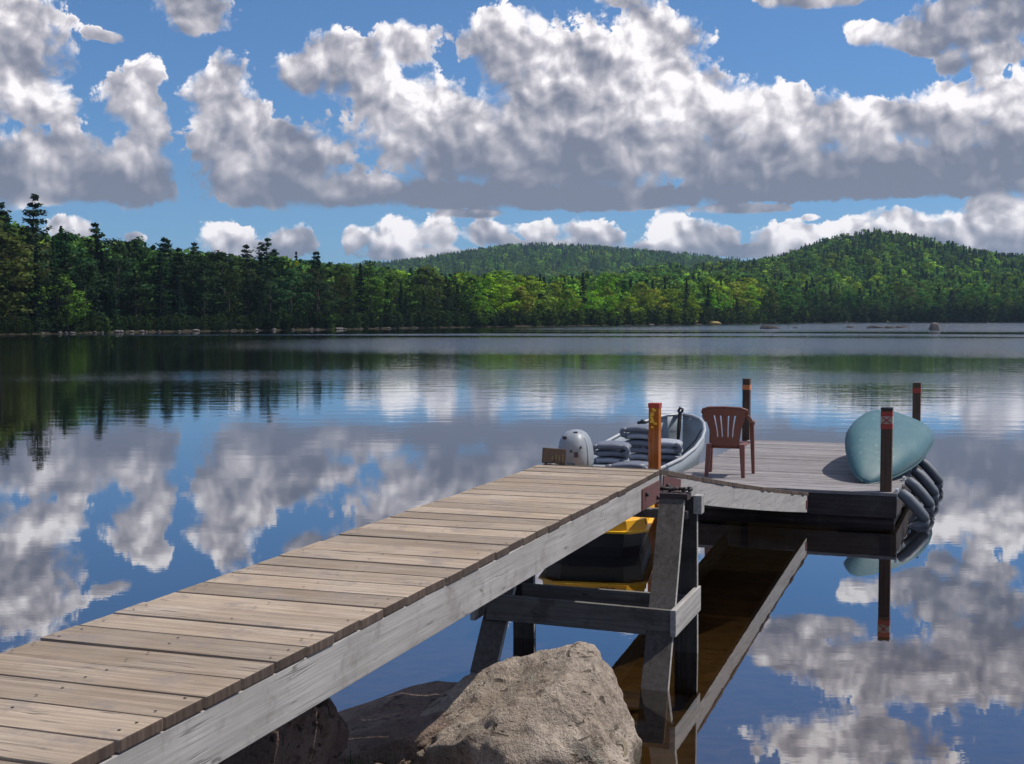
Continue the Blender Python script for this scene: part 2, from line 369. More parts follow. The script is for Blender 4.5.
# ------------------------------------------------------------------ mesh helpers
class MB:
    mi = 0
    """collects boxes, bars, tubes and lofts of ONE part"""
    def __init__(self): self.v = []; self.f = []; self.r = []; self.sm = []; self.m = []
    def add(self, vs, fs, rnd=None, smooth=False):
        o = len(self.v); rnd = rng.random() if rnd is None else rnd
        self.v += [tuple(p) for p in vs]; self.f += [tuple(i + o for i in q) for q in fs]
        self.r += [rnd] * len(vs); self.sm += [smooth] * len(fs); self.m += [self.mi] * len(fs); return self
    def box(self, c, s, rot=None, rnd=None, bev=0.):
        x, y, z = (k / 2 for k in s)
        bm = bmesh.new(); bmesh.ops.create_cube(bm, size=1.)
        for v in bm.verts: v.co = Vector((v.co.x * s[0], v.co.y * s[1], v.co.z * s[2]))
        if bev: bmesh.ops.bevel(bm, geom=bm.edges[:], offset=bev, segments=2, affect='EDGES', profile=.6)
        M3 = rot if rot is not None else Matrix.Identity(3)
        bm.verts.index_update()
        vs = [M3 @ v.co + Vector(c) for v in bm.verts]; fs = [[v.index for v in f.verts] for f in bm.faces]; bm.free()
        return self.add(vs, fs, rnd)
    def bar(self, p0, p1, w, h, side=None, bev=.004, rnd=None):
        """a board from p0 to p1; w across (along side), h the other way"""
        p0, p1 = Vector(p0), Vector(p1); ax = (p1 - p0); L = ax.length; ax.normalize()
        side = Vector(side) if side else Vector((1, 0, 0)); side = (side - ax * side.dot(ax)).normalized(); up = ax.cross(side)
        return self.box((p0 + p1) / 2, (w, L, h), Matrix((side, ax, -up)).transposed(), rnd, bev)
    def tube(self, pts, rad, n=10, cap=True, rnd=None, flat=1.):
        pts = [Vector(p) for p in pts]; rad = rad if isinstance(rad, (list, tuple)) else [rad] * len(pts)
        vs, fs = [], []; ref = None
        for i, p in enumerate(pts):
            t = (pts[min(i + 1, len(pts) - 1)] - pts[max(i - 1, 0)]).normalized()
            if ref is None: ref = Vector((0, 0, 1)) if abs(t.z) < .9 else Vector((1, 0, 0))
            a = t.cross(ref).normalized(); b = a.cross(t); ref = b
            vs += [p + (a * math.cos(2 * math.pi * j / n) + b * math.sin(2 * math.pi * j / n) * flat) * rad[i] for j in range(n)]
        for i in range(len(pts) - 1):
            for j in range(n): fs.append((i * n + j, i * n + (j + 1) % n, (i + 1) * n + (j + 1) % n, (i + 1) * n + j))
        if cap: fs.append(tuple(range(n))[::-1]); fs.append(tuple((len(pts) - 1) * n + j for j in range(n)))
        return self.add(vs, fs, rnd, True)
    def loft(self, rings, closed=True, caps=True, smooth=True, rnd=None):
        n_ = len(rings[0]); vs = [p for r in rings for p in r]; fs = []
        for i in range(len(rings) - 1):
            for j in range(n_ if closed else n_ - 1):
                fs.append((i * n_ + j, i * n_ + (j + 1) % n_, (i + 1) * n_ + (j + 1) % n_, (i + 1) * n_ + j))
        if caps and closed: fs.append(tuple(range(n_))[::-1]); fs.append(tuple((len(rings) - 1) * n_ + j for j in range(n_)))
        return self.add(vs, fs, rnd, smooth)
    def mesh(self, name, mat):
        me = bpy.data.meshes.new(name); me.from_pydata(self.v, [], self.f)
        a = me.attributes.new('rnd', 'FLOAT', 'POINT'); a.data.foreach_set('value', np.array(self.r, 'f'))
        me.polygons.foreach_set('use_smooth', np.array(self.sm, bool)); me.materials.append(mat); me.polygons.foreach_set('material_index', np.array(self.m, 'i')); me.update()
        bm = bmesh.new(); bm.from_mesh(me); bmesh.ops.recalc_face_normals(bm, faces=bm.faces); bm.to_mesh(me); bm.free()
        return me
    def build(self, name, mat, parent=None, label=None, ends=None):
        """ends = (axis, material): faces turned along that axis (sawn ends, edges painted sunlit) get their own material"""
        o = bpy.data.objects.new(name, self.mesh(name, mat)); C.objects.link(o)
        if ends:
            for e in ends[1:]: o.data.materials.append(e)
            for p in o.data.polygons:
                if p.material_index == 0: p.material_index = int(abs(p.normal[ends[0]]) > .8)
        if parent is not None: o.parent = parent
        if label: o['label'] = label
        return o
def tag(o, label, cat, group=None):
    o['label'] = label; o['category'] = cat
    if group: o['group'] = group
    return o
def thing(name, label, cat, loc=(0, 0, 0), rz=0., group=None):
    o = bpy.data.objects.new(name, None); o.empty_display_size = .2; C.objects.link(o)
    o.location = loc; o.rotation_euler = (0, 0, rz); return tag(o, label, cat, group)
def setting(o, kind='structure'): o['kind'] = kind; return o
def rotm(rx=0., ry=0., rz=0.):
    return Matrix.Rotation(rz, 3, 'Z') @ Matrix.Rotation(ry, 3, 'Y') @ Matrix.Rotation(rx, 3, 'X')
def interp(x, tab):
    return np.interp(x, [t[0] for t in tab], [t[1] for t in tab])
def sstep(x):
    x = np.clip(x, 0, 1); return x * x * (3 - 2 * x)

# ------------------------------------------------------------------ terrain: one sheet from the bank to beyond the hills
SHORE = [(-2500, 60), (-900, 95), (-300, 122), (-80, 152), (0, 168), (60, 178), (130, 188), (220, 200), (320, 214), (420, 240), (500, 262), (600, 285), (700, 322), (760, 365), (820, 410), (900, 440), (1024, 455), (1150, 460), (1500, 420), (3500, 200)]
HILLR = [(560, 290), (640, 290), (700, 290), (740, 286), (780, 277), (820, 265), (850, 259), (872, 256), (900, 259), (930, 264), (960, 271), (1000, 279), (1040, 282), (1150, 288), (1400, 290)]
HILLC = [(250, 290), (330, 282), (380, 277), (420, 272), (460, 265), (500, 260), (540, 258), (580, 259), (620, 262), (660, 266), (700, 271), (740, 276), (800, 283), (900, 290)]
def col_of(x, y): return np.where(y > 1, 512 + FOC * x / np.maximum(y, 1), np.where(x > 0, 6000., -6000.))
def wob(x, y): return 1.6 * np.sin(x * .021 + 1.3) * np.cos(y * .017) + .8 * np.sin(x * .057 + y * .043)
def height(x, y):
    u = col_of(x, y); r = np.hypot(x, y); s = interp(u, SHORE)
    near = interp(y + .12 * np.abs(x + .5) * 0, [(-60, 2.5), (-8, 1.0), (3.2, .72), (4.4, .45), (5.6, .12), (6.6, -.08), (8.5, -.34), (11, -.62), (16, -1.2), (30, -2.6), (60, -3.2)])
    lake = -np.clip((s - r) * .12, -.0, 3.2)
    back = r - s
    land = .25 + np.clip(back, 0, 60) * .03 + wob(x, y) * sstep(back / 60) * .5
    cr = 850.; zr = (315 - interp(u, HILLR)) * cr / FOC + 2.4
    pr = sstep((r - s - 10) / np.maximum(cr - s - 10, 50)) * (1 - sstep((r - cr) / 500))
    cc = 1600.; zc = (315 - interp(u, HILLC)) * cc / FOC + 2.4
    pc = sstep((r - 700) / 900) * (1 - sstep((r - cc) / 900))
    land = land + np.maximum(zr * pr * sstep((u - 520) / 160), zc * pc) + wob(x * .6, y * .6) * sstep(back / 200)
    far_ = np.where(r > s, land, lake)
    t = sstep((y - 22) / 20)
    return near * (1 - t) + far_ * t
def grid(name, us, rs, zf, mat):
    """polar sheet around the shore: columns us (angle, degrees from straight ahead), rows rs (distance)"""
    U, Rr = np.meshgrid(np.radians(us), rs); X = np.sin(U) * Rr; Y = np.cos(U) * Rr; Z = zf(X, Y)
    V = np.stack([X, Y, Z], -1).reshape(-1, 3); nu, nr = len(us), len(rs)
    i = np.arange((nr - 1) * (nu - 1)); a = (i // (nu - 1)) * nu + i % (nu - 1)
    F = np.stack([a, a + 1, a + nu + 1, a + nu], -1)
    me = bpy.data.meshes.new(name); me.from_pydata(V.tolist(), [], F.tolist()); me.materials.append(mat)
    me.polygons.foreach_set('use_smooth', np.ones(len(F), bool)); me.update()
    o = bpy.data.objects.new(name, me); C.objects.link(o); return o
us = np.concatenate([np.linspace(-180, -40, 36)[:-1], np.linspace(-40, 40, 321), np.linspace(40, 180, 36)[1:]])
rs = np.concatenate([[.01], np.linspace(.5, 12, 60), np.geomspace(12.5, 140, 60), np.linspace(143, 520, 150), np.geomspace(528, 2700, 70)])
g = setting(grid('ground', us, rs, height, M['ground']))
us_w = np.concatenate([np.linspace(-88, 88, 60)])
wtr = setting(grid('lake_water', us_w, np.geomspace(5.0, 640, 40), lambda x, y: x * 0, M['water']))

# ------------------------------------------------------------------ gangway
AX = math.atan2(.332, .943)
gd = Vector((.332, .943, 0)).normalized(); gp = Vector((gd.y, -gd.x, 0))
CORNER = Vector((1.1, 9.61, 0))
def G(t, s, z): return CORNER + gd * t + gp * s + Vector((0, 0, z))
gw = thing('gangway', 'long plank gangway of weathered grey brown boards running from the shore', 'gangway', CORNER, -AX)
mb = MB(); t = -8.0; GW_W = .955
i = 0
while t < -.02:
    wd = .198 + rng.uniform(-.006, .006)
    if t + wd > -.005: wd = -.005 - t
    ov = rng.uniform(-.003, .003)
    mb.box((-GW_W / 2 + ov * .5 + rng.uniform(-.002, .002), t + wd / 2, 1.231 + rng.uniform(-.003, .003)), (GW_W + ov, wd, .038), rotm(rng.uniform(-.006, .006), rng.uniform(-.003, .003), rng.uniform(-.006, .006)), None, .005)
    mb.mi = 2                                            # rusty nail heads
    for nx in (-.045, -GW_W / 2, -GW_W + .05):
        for ny in (.05, .145):
            if rng.random() < .38 or ny > wd: continue
            cx_, cy_ = nx + rng.uniform(-.016, .016), t + ny + rng.uniform(-.03, .03)
            mb.add([(cx_ + .0055 * math.cos(a), cy_ + .0055 * math.sin(a), 1.2545) for a in np.linspace(0, 5.24, 6)], [tuple(range(6))])
    mb.mi = 0
    t += wd + .0145
mb.build('decking', M['deck'], gw, ends=(0, M['deckend'], M['darksteel']))
for s, nm in ((-.0235, 'side_beam'), (-GW_W + .0235, 'side_beam')):
    MB().box((s, -4.0, 1.116), (.042, 7.98, .188), None, .35, .004).build(nm, M['beam'], gw)
MB().box((-GW_W / 2, -4.0, 1.116), (.042, 7.95, .18), None, .3, .004).build('centre_joist', M['beam'], gw)
hp = MB().box((.002, -.29, 1.10), (.008, .56, .155), None, None, .002).build('hinge_plate', M['rust'], gw)
for yy, zz in ((-.47, 1.13), (-.12, 1.06)): MB().tube([(.005, yy, zz), (.026, yy, zz)], .016, 6).build('bolt', M['darksteel'], hp)

# ------------------------------------------------------------------ ramp from the gangway down to the floating dock
r0, r1 = Vector((1.115, 9.655, 1.25)), Vector((3.39, 14.80, .372))
rd = (r1 - r0); rlen = math.hypot(rd.x, rd.y); rax = math.atan2(rd.x, rd.y)
rp = thing('ramp', 'sloping plank ramp with pale side boards between gangway and floating dock', 'ramp', (r0.x, r0.y, 0), -rax)
def rz_(t):
    q = t / rlen; return r0.z + (r1.z - r0.z) * q - .075 * q * (1 - q)
mb = MB(); t = .012
while t < rlen - .05:
    wd = .138 + rng.uniform(-.003, .003); sl = math.atan2(rz_(t + wd) - rz_(t), wd)
    mb.box((-GW_W / 2 + rng.uniform(-.008, .008), t + wd / 2, (rz_(t) + rz_(t + wd)) / 2 - .019), (GW_W, wd, .038), rotm(sl), None, .004); t += wd + .004
mb.build('decking', M['deck'], rp, ends=(0, M['deckend']))
for s in (-.0235, -GW_W + .0235):
    rings = []
    for q in np.linspace(.0, 1, 16):
        tt = .02 + q * (rlen - .06); z1 = rz_(tt) - .040
        rings.append([(s - .021, tt, z1), (s + .021, tt, z1), (s + .021, tt, z1 - .19), (s - .021, tt, z1 - .19)])
    MB().loft(rings, smooth=False, rnd=.6).build('side_beam', M['beam'], rp)
hp = MB().box((.002, .26, rz_(.26) - .122), (.008, .46, .15), rotm(-.18), None, .002).build('hinge_plate', M['rust'], rp)
for yy, zz in ((.12, 1.11), (.20, 1.06), (.15, 1.03)): MB().tube([(.005, yy, zz), (.030, yy, zz)], .020, 6).build('bolt', M['darksteel'], hp)
MB().box((-.012, rlen - .07, rz_(rlen) - .13), (.03, .08, .10), None, None, .003).build('end_bracket', M['rust'], rp)

# ------------------------------------------------------------------ trestle under the gangway end
tr = thing('trestle', 'dark timber trestle on splayed legs standing in the shallow water', 'trestle', CORNER, -AX)
def leg_t(z): return -.47 - .88 * (1.13 - z) / 1.13
for s0, s1 in ((.20, .285), (-GW_W + .04, -GW_W + .06)):
    MB().bar((s1 + (.03 if s0 > 0 else .0), leg_t(-.42), -.42), (s0, leg_t(1.12), 1.02 if s0 < 0 else 1.13), .178, .046, (1, 0, 0), .004).build('leg', M['trestle'], tr, ends=(0, M['sideboard_lit_edge']))  # side faces paler: sunlit leg edges put into the colour
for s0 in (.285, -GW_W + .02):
    MB().bar((s0, -.36, -.42), (s0 - .01, -.38, 1.02 if s0 < 0 else 1.12), .165, .046, (1, 0, 0), .004).build('leg', M['trestle'], tr, ends=(0, M['sideboard_lit_edge']))  # rear legs get the same painted sunlit sides
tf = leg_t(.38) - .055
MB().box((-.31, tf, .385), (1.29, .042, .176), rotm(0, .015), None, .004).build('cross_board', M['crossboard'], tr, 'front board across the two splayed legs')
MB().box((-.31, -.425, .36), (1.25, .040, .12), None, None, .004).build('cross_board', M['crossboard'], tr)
MB().box((.357, (tf - .37) / 2 - .002, .385), (.038, abs(tf + .37) + .10, .176), None, .5, .004).build('side_board', M['sideboard_lit_edge'], tr, 'pale grey side board tying front and rear legs')
MB().box((-GW_W - .09, (tf - .37) / 2, .385), (.038, abs(tf + .37) + .10, .176), None, .5, .004).build('side_board', M['sideboard_lit_edge'], tr)
MB().box((-GW_W / 2 + .13, -.42, .994), (1.30, .10, .06), None, None, .004).build('cap_beam', M['crossboard'], tr)
MB().box((.215, -.45, 1.128), (.20, .14, .045), None, None, .004).build('cap_block', M['rim'], tr)
MB().box((.365, -.37, 1.065), (.06, .10, .13), None, .6, .004).build('cap_cheek', M['sideboard_lit_edge'], tr)
MB().tube([(.10 + .018 * q + .018 * math.sin(q * 2.3), -.44 + .035 * math.cos(q * 1.7), 1.163 + .020 * abs(math.sin(q * 1.9))) for q in range(14)], .013, 6).build('chain', M['darksteel'], tr)

# ------------------------------------------------------------------ floating dock
DA = math.atan2(.355, .935)
dd = Vector((math.sin(DA), math.cos(DA), 0)); dp = Vector((dd.y, -dd.x, 0))
DL = Vector((1.80, 15.62, 0)); DW, DLEN, DZ = 2.74, 5.75, .38
dk = thing('floating_dock', 'grey plank floating dock with dark timber sides at the ramp foot', 'dock', DL, -DA)
mb = MB(); t = 0
while t < DLEN - .01:
    wd = min(.138 + rng.uniform(-.003, .003), DLEN - t)
    mb.box((DW / 2 + rng.uniform(-.008, .008), t + wd / 2, DZ - .019 + rng.uniform(-.0025, .0025)), (DW, wd, .038), rotm(0, 0, rng.uniform(-.003, .003)), None, .004); t += wd + .009
mb.build('decking', M['dock'], dk)
for c, s in (((DW / 2, .03, .225), (DW - .01, .045, .265)), ((DW / 2, DLEN - .03, .225), (DW - .01, .045, .265))):
    MB().box(c, s, None, None, .004).build('rim_board', M['rim'], dk)
for c in ((.028, DLEN / 2, .225), (DW - .028, DLEN / 2, .225)):
    MB().bar((c[0], .06, .225), (c[0], DLEN - .06, .225), .045, .265, (1, 0, 0)).build('rim_board', M['rim'], dk)
for xx in (.38, DW - .38):
    for yy in (1.0, DLEN / 2, DLEN - 1.0):
        MB().box((xx, yy, -.02), (.62, 1.5, .30), None, None, .04).build('float', M['black'], dk)
MB().box((DW / 2, .10, .02), (DW - .06, .06, .14), None, None, .005).build('lower_rim', M['rim'], dk)

# mooring posts
def post(name, x, y, top, w, mat, label, bands):
    o = thing(name, label, 'post', (x, y, -1.4), -DA)
    MB().box((0, 0, (top + 1.4) / 2), (w, w, top + 1.4), None, None, .006).build('timber', mat, o)
    for z0, z1, m_, e in bands:
        MB().box((0, 0, (z0 + z1) / 2 + 1.4), (w + .006 + e, w + .006 + e, z1 - z0), None, None, .002).build('reflective_band', m_, o)
    return o
p1 = post('mooring_post', 1.70, 15.42, 1.352, .125, M['orangepost'], 'orange brown post with yellow markings beside the moored boat', [(1.30, 1.356, M['tapered'], .004)])
y_ = MB()
for q in range(9):
    y_.box((rng.uniform(-.03, .035), -.0645, 2.48 + .027 * q + rng.uniform(-.008, .008)), (rng.uniform(.03, .06), .004, rng.uniform(.016, .03)), None)
y_.build('painted_marks', M['tapeyellow'], p1)
p2 = post('mooring_post', 4.29, 14.83, 1.34, .125, M['post'], 'dark brown post in front of the canoe with red bands and pale tape', [(1.245, 1.30, M['tapered'], 0), (1.16, 1.245, M['tapewhite'], .002), (1.10, 1.16, M['tapered'], 0), (1.322, 1.343, M['black'], 0)])
x_ = MB()
for sg in (-1, 1): x_.bar((-.05 * sg, -.0705, 2.565), (.05 * sg, -.0705, 2.640), .012, .004, (1, 0, 0), 0)
x_.build('crossed_marks', M['tapered'], p2)
post('mooring_post', 6.24, 20.0, 1.36, .118, M['post'], 'dark post behind the canoe at the far right dock corner', [(1.20, 1.28, M['tapered'], 0)])
post('mooring_post', 3.84, 21.24, 1.36, .118, M['post'], 'dark post behind the plastic chair at the far end of the dock', [(1.18, 1.26, M['tapeorange'], 0)])

# ------------------------------------------------------------------ plastic chair
ch = thing('plastic_chair', 'brown plastic armchair with slotted back standing on the dock', 'chair', (2.735, 16.36, DZ), -R(20))
def backpt(x, z):                       # the back leans back and is slightly curved
    return Vector((x, -.205 - .18 * (z - .40) + .9 * x * x * (.25 if z > .5 else .1), z))
# backrest: flared panel with four slots, built as vertical strips of a thin shell
def bw(z): return np.interp(z, [.36, .44, .60, .76, .83, .87], [.165, .175, .20, .255, .29, .27])
bmx = bmesh.new(); zs = np.linspace(.38, .87, 21); cols_ = 27; gridv = {}
for a, z in enumerate(zs):
    for b in range(cols_):
        q = b / (cols_ - 1) * 2 - 1; x = q * bw(z)
        zz = z - (.035 * abs(q) ** 3 if a >= 18 else 0)
        gridv[a, b] = bmx.verts.new(backpt(x, zz))
for a in range(20):
    for b in range(cols_ - 1):
        if 5 <= a <= 15 and b in (6, 10, 15, 19): continue
        bmx.faces.new((gridv[a, b], gridv[a, b + 1], gridv[a + 1, b + 1], gridv[a + 1, b]))
me = bpy.data.meshes.new('backrest'); bmx.to_mesh(me); bmx.free(); me.materials.append(M['chair'])
for p in me.polygons: p.use_smooth = True
bk = bpy.data.objects.new('backrest', me); C.objects.link(bk); bk.parent = ch
sm = bk.modifiers.new('thickness', 'SOLIDIFY'); sm.thickness = .016; sm.offset = 0
MB().tube([backpt(-.285, .80), backpt(-.275, .842), backpt(-.2, .868), backpt(0, .875), backpt(.2, .868), backpt(.275, .842), backpt(.285, .80)], .017, 8).build('top_rail', M['chair'], ch)
st_ = MB(); rings = []
for z, e in ((.385, .012), (.40, 0), (.415, .012)):
    rings.append([(sx * (.235 - e - .02 * (yy < 0)), yy, z - .03 * (yy < 0)) for sx, yy in ((-1, -.20 + e), (1, -.20 + e), (1, .235 - e), (-1, .235 - e))])
st_.loft(rings, smooth=False); st_.build('seat', M['chair'], ch)
for sx in (-1, 1):
    MB().loft([[(sx * (.205 + .025 * (1 - q)) + dx * (.032 - .010 * (1 - q)), -.195 - .05 * (1 - q) + dy * (.032 - .012 * (1 - q)), q * .41) for dx, dy in ((-1, -1), (1, -1), (1, 1), (-1, 1))] for q in (0, .25, .5, .75, 1)], smooth=False).build('leg', M['chair'], ch)
    MB().loft([[(sx * (.255 + .02 * (1 - q)) + dx * (.026 - .008 * (1 - q)), .215 + .03 * (1 - q) + dy * (.030 - .010 * (1 - q)), q * .66) for dx, dy in ((-1, -1), (1, -1), (1, 1), (-1, 1))] for q in (0, .25, .5, .75, 1)], smooth=False).build('leg', M['chair'], ch)
    MB().tube([backpt(sx * .262, .795), (sx * .285, -.16, .745), (sx * .288, -.02, .685), (sx * .283, .14, .675), (sx * .268, .225, .665), (sx * .262, .235, .62)], [.020, .024, .026, .027, .027, .024], 8, flat=.7).build('armrest', M['chair'], ch)

# ------------------------------------------------------------------ canoe, upside down on the dock
CA = R(21.5)
cn = thing('canoe', 'teal canoe lying upside down on the right side of the dock', 'canoe', (4.22, 15.50, DZ + .01), -CA)
CL = 4.5
def canoe_ring(q, off=0.):
    y = q * CL; e = min(q, 1 - q) * 2
    b = (.49 * math.sin(math.pi / 2 * min(1, e * 1.3)) ** .58 + .012) - off
    keel = .37 * min(1, (min(q, 1 - q) / .20)) ** .62 * (1 - .08 * (abs(q - .5) * 2) ** 2) - off
    gun = .20 * (1 - (abs(2 * q - 1)) ** 2.6) * .9
    pts = []
    for j in range(23):
        a = math.pi * j / 22; ca_, sa = math.cos(a), math.sin(a)
        x = b * math.copysign(abs(ca_) ** .62, ca_); z = gun + max(.01, keel - gun) * sa ** .75
        pts.append((x, y, z))
    return pts
roll = rotm(0, R(20), 0)
pitch = rotm(R(2.2), 0, 0)
def cpl(p):
    v = Vector(p); y = v.y; q = y / CL
    pivot = Vector((.47 * math.sin(math.pi * min(max(q, 0), 1)), 0, 0))
    v2 = roll @ Vector((v.x, 0, v.z)); v2.y = y
    v2.x += .10 * q; v2.z += .12 * math.sin(math.pi * q) ** .8 
    return pitch @ v2
qs_ = [0, .008, .02, .04, .07, .11, .16, .22, .3, .4, .5, .6, .7, .78, .84, .89, .93, .96, .98, .992, 1]
hm = MB().loft([[cpl(p) for p in canoe_ring(q)] for q in qs_], closed=False, caps=False)
hull = hm.build('hull', M['canoe'], cn); sm = hull.modifiers.new('skin', 'SOLIDIFY'); sm.thickness = .008; sm.offset = 0
for j in (0, 22):
    MB().tube([cpl(canoe_ring(q)[j]) for q in qs_], .014, 8).build('gunwale', M['canoetrim'], cn)
MB().tube([cpl(canoe_ring(q)[11]) for q in qs_], .006, 6).build('keel_line', M['canoetrim'], cn)
for q in (.3, .5, .7): MB().bar(cpl(canoe_ring(q)[1]), cpl(canoe_ring(q)[21]), .07, .02, (0, 1, 0)).build('thwart', M['plaque'], cn)

# bumpers along the right side of the dock
proto = None
for kx, (ox, oy, oz, ln) in enumerate(((DW + .02, .10, .36, .50), (DW + .02, 1.20, .37, .52), (DW + .02, 2.3, .37, .50), (DW + .02, 3.55, .37, .52))):
    if proto is None:
        proto = o = thing('dock_bumper', '', 'bumper', (0, 0, 0), -DA, 'bumpers along the dock side')
        MB().tube([(0, 0, .03), (.02, 0, .015), (.10, -.0, -.05), (.19, 0, -.15), (.27, 0, -.25), (.30, 0, -.29)], [.035, .060, .068, .068, .065, .045], 12).build('upper_arm', M['foam'], o)
        MB().tube([(.30, .02, -.27), (.28, .02, -.32), (.20, .03, -.37), (.10, .03, -.42), (.03, .03, -.46)], [.045, .058, .062, .062, .045], 12).build('lower_arm', M['foam'], o)
        MB().bar((-.03, -.05, .0), (-.03, .09, 0), .03, .12, (1, 0, 0)).build('bracket', M['alu'], o)
    else:
        o = proto.copy(); C.objects.link(o)
        for c in proto.children:
            c2 = c.copy(); C.objects.link(c2); c2.parent = o
    p = DL + dd * oy + dp * ox; o.location = (p.x, p.y, oz)
    o['label'] = ['grey tubular bumper at the near right corner of the dock, closest to the brown post', 'grey tubular bumper second from the near corner, below the canoe', 'grey tubular bumper third from the near corner, under the canoe side', 'grey tubular bumper farthest along the dock, sticking out past the canoe'][kx]

# ------------------------------------------------------------------ aluminium boat
BA = R(20.3)
bo = thing('motor_boat', 'open grey aluminium boat with padded seats moored left of the dock', 'boat', (.98, 15.55, -.04), -BA)
ST = [(0, .66, .56, .50, .0), (.8, .68, .56, .54, 0), (1.7, .69, .57, .55, 0), (2.6, .67, .62, .50, .0), (3.3, .62, .69, .40, .02), (3.8, .55, .76, .27, .06), (4.2, .45, .83, .15, .14), (4.45, .34, .87, .07, .24), (4.60, .20, .90, .03, .34), (4.66, .03, .91, .015, .42)]
def hull_ring(y, b, gz, cw, kz, inset=0.):
    b -= inset; cw = max(.005, cw - inset); z0 = -.14 + kz + inset
    prof = [(b, gz), (b * .985, gz * .72), ((b * .6 + cw * .4), gz * .30), (cw, z0 + .06), (cw * .5, z0 + .01)]
    return [(x, y, z) for x, z in prof] + [(0, y, z0 - .01)] + [(-x, y, z) for x, z in prof[::-1]]
h_ = MB().loft([hull_ring(*s) for s in ST], closed=False, caps=False)
tr0 = hull_ring(*ST[0]); h_.add(tr0, [tuple(range(len(tr0)))])
ho = h_.build('hull', M['aluin'], bo); sm = ho.modifiers.new('plate', 'SOLIDIFY'); sm.thickness = .012; sm.offset = 0
for sg in (0, -1):
    MB().tube([hull_ring(*s)[sg] for s in ST], .024, 8).build('gunwale', M['gunwale'], bo)
MB().tube([hull_ring(*ST[0])[0], hull_ring(*ST[0])[-1]], .026, 8).build('transom_rail', M['gunwale'], bo)
fl = MB(); fl.add([(-.50, .04, .05), (.50, .04, .05), (.52, 2.2, .05), (.36, 3.3, .07), (.10, 4.1, .16), (-.10, 4.1, .16), (-.36, 3.3, .07), (-.52, 2.2, .05)], [tuple(range(8))]); fl.build('floor', M['aluin'], bo)
for yy, w, z in ((.62, .60, .36), (1.75, .62, .37), (2.95, .56, .40)):
    MB().box((0, yy, z / 2 + .02), (w * 2 - .02, .36, z), None, None, .02).build('bench', M['bench'], bo)
MB().tube([(0, 4.46, .50), (0, 4.52, .70), (0, 4.58, .90), (0, 4.60, .96)], [.02, .032, .032, .03], 8).build('bow_stem', M['darksteel'], bo)
MB().tube([(-.03, 4.58, .96), (0, 4.60, 1.02), (.04, 4.6, 1.0), (.03, 4.59, .95)], .022, 8).build('bow_eye', M['darksteel'], bo)
MB().tube([(.02, 4.2, .44), (.12, 3.9, .42), (.25, 3.7, .42), (.40, 3.85, .60), (.47, 3.95, .76)], .010, 6).build('bow_rope', M['rope'], bo)
MB().tube([(-.22, 3.6, .40), (-.05, 3.52, .41), (.10, 3.66, .42), (0, 3.82, .44), (-.15, 3.72, .42)], .018, 6).build('coiled_line', M['rope'], bo)
def pad(mb_, c, sx, sy, sz, hole=True, rnd=None):
    """rounded cushion; its near side is split by a handle gap"""
    mb_.box(c, (sx, sy, sz), None, rnd, min(sz * .45, .05))
def seat_stack(x, y, z0, n_, w0, name='folded_seat'):
    base = None
    for q in range(n_):
        mb_ = MB(); dx = rng.uniform(-.03, .03)
        zb = z0 + q * .185
        def cushion(zc, dy):
            rg = []
            for q2 in np.linspace(-1, 1, 13):
                w_ = math.sqrt(max(0, 1 - abs(q2) ** 5)); ww = .35 + .65 * w_
                rg.append([(x + dx + q2 * w / 2, y + dy + .20 * ww * math.copysign(abs(math.cos(a)) ** .5, math.cos(a)), zc + .044 * ww * math.copysign(abs(math.sin(a)) ** .7, math.sin(a)) + .008 * math.cos(q2 * 3)) for a in np.linspace(0, 2 * math.pi, 21)[:-1]])
            piv = Vector((x + dx, y, zb + .09))
            return [[tuple(tw @ (Vector(p_) - piv) + piv) for p_ in r_] for r_ in rg]
        tw = rotm(rng.uniform(-.05, .05), rng.uniform(-.07, .07), rng.uniform(-.22, .22)); w = w0 * rng.uniform(.88, 1.06)
        o = MB().loft(cushion(zb + .045, .05)).build(name, M['pad' if rng.random() < .7 else 'padlight'], bo)
        MB().loft(cushion(zb + .137, .04)).build('folded_back', M['padlight' if rng.random() < .35 else 'pad'], o)
        for sg in (-1, 1):
            MB().tube([(x + dx + sg * (w / 2 - .06), y - .12, zb + .05), (x + dx + sg * (w / 2 - .005), y - .13, zb + .06), (x + dx + sg * (w / 2 + .005), y - .13, zb + .09), (x + dx + sg * (w / 2 - .005), y - .13, zb + .125), (x + dx + sg * (w / 2 - .06), y - .12, zb + .135)], .032, 8).build('hinge', M['pad'], o)
        MB().box((x + dx, y + .06, zb + .091), (w * .55, .30, .022), None, None, .008).build('seat_liner', M['padlight'], o)
def boat_local(X, Y):
    v = Vector((X, Y, 0)) - Vector((.98, 15.55, 0)); ax = Vector((math.sin(BA), math.cos(BA), 0)); pp = Vector((ax.y, -ax.x, 0))
    return v.dot(pp), v.dot(ax)
lx, ly = boat_local(1.27, 16.45); seat_stack(lx, ly, .46, 2, .44)
lx, ly = boat_local(1.72, 17.25); seat_stack(lx, ly, .42, 3, .42)
lx, ly = boat_local(2.02, 17.15); seat_stack(lx, ly, .42, 2, .46)
lx, ly = boat_local(1.47, 16.0); seat_stack(lx, ly, .44, 1, .52)
MB().box((boat_local(1.12, 16.25)[0], boat_local(1.12, 16.25)[1], .42), (.30, .34, .28), None, None, .02).build('seat_pedestal', M['bench'], bo)
MB().box((boat_local(1.62, 16.5)[0], boat_local(1.62, 16.5)[1], .42), (.5, .3, .2), None, None, .02).build('seat_pedestal', M['bench'], bo)
MB().tube([(-.03, 2.2, .955), (.03, 2.2, .975), (.05, 2.2, 1.01)], .04, 8).build('seat_knob', M['black'], bo)
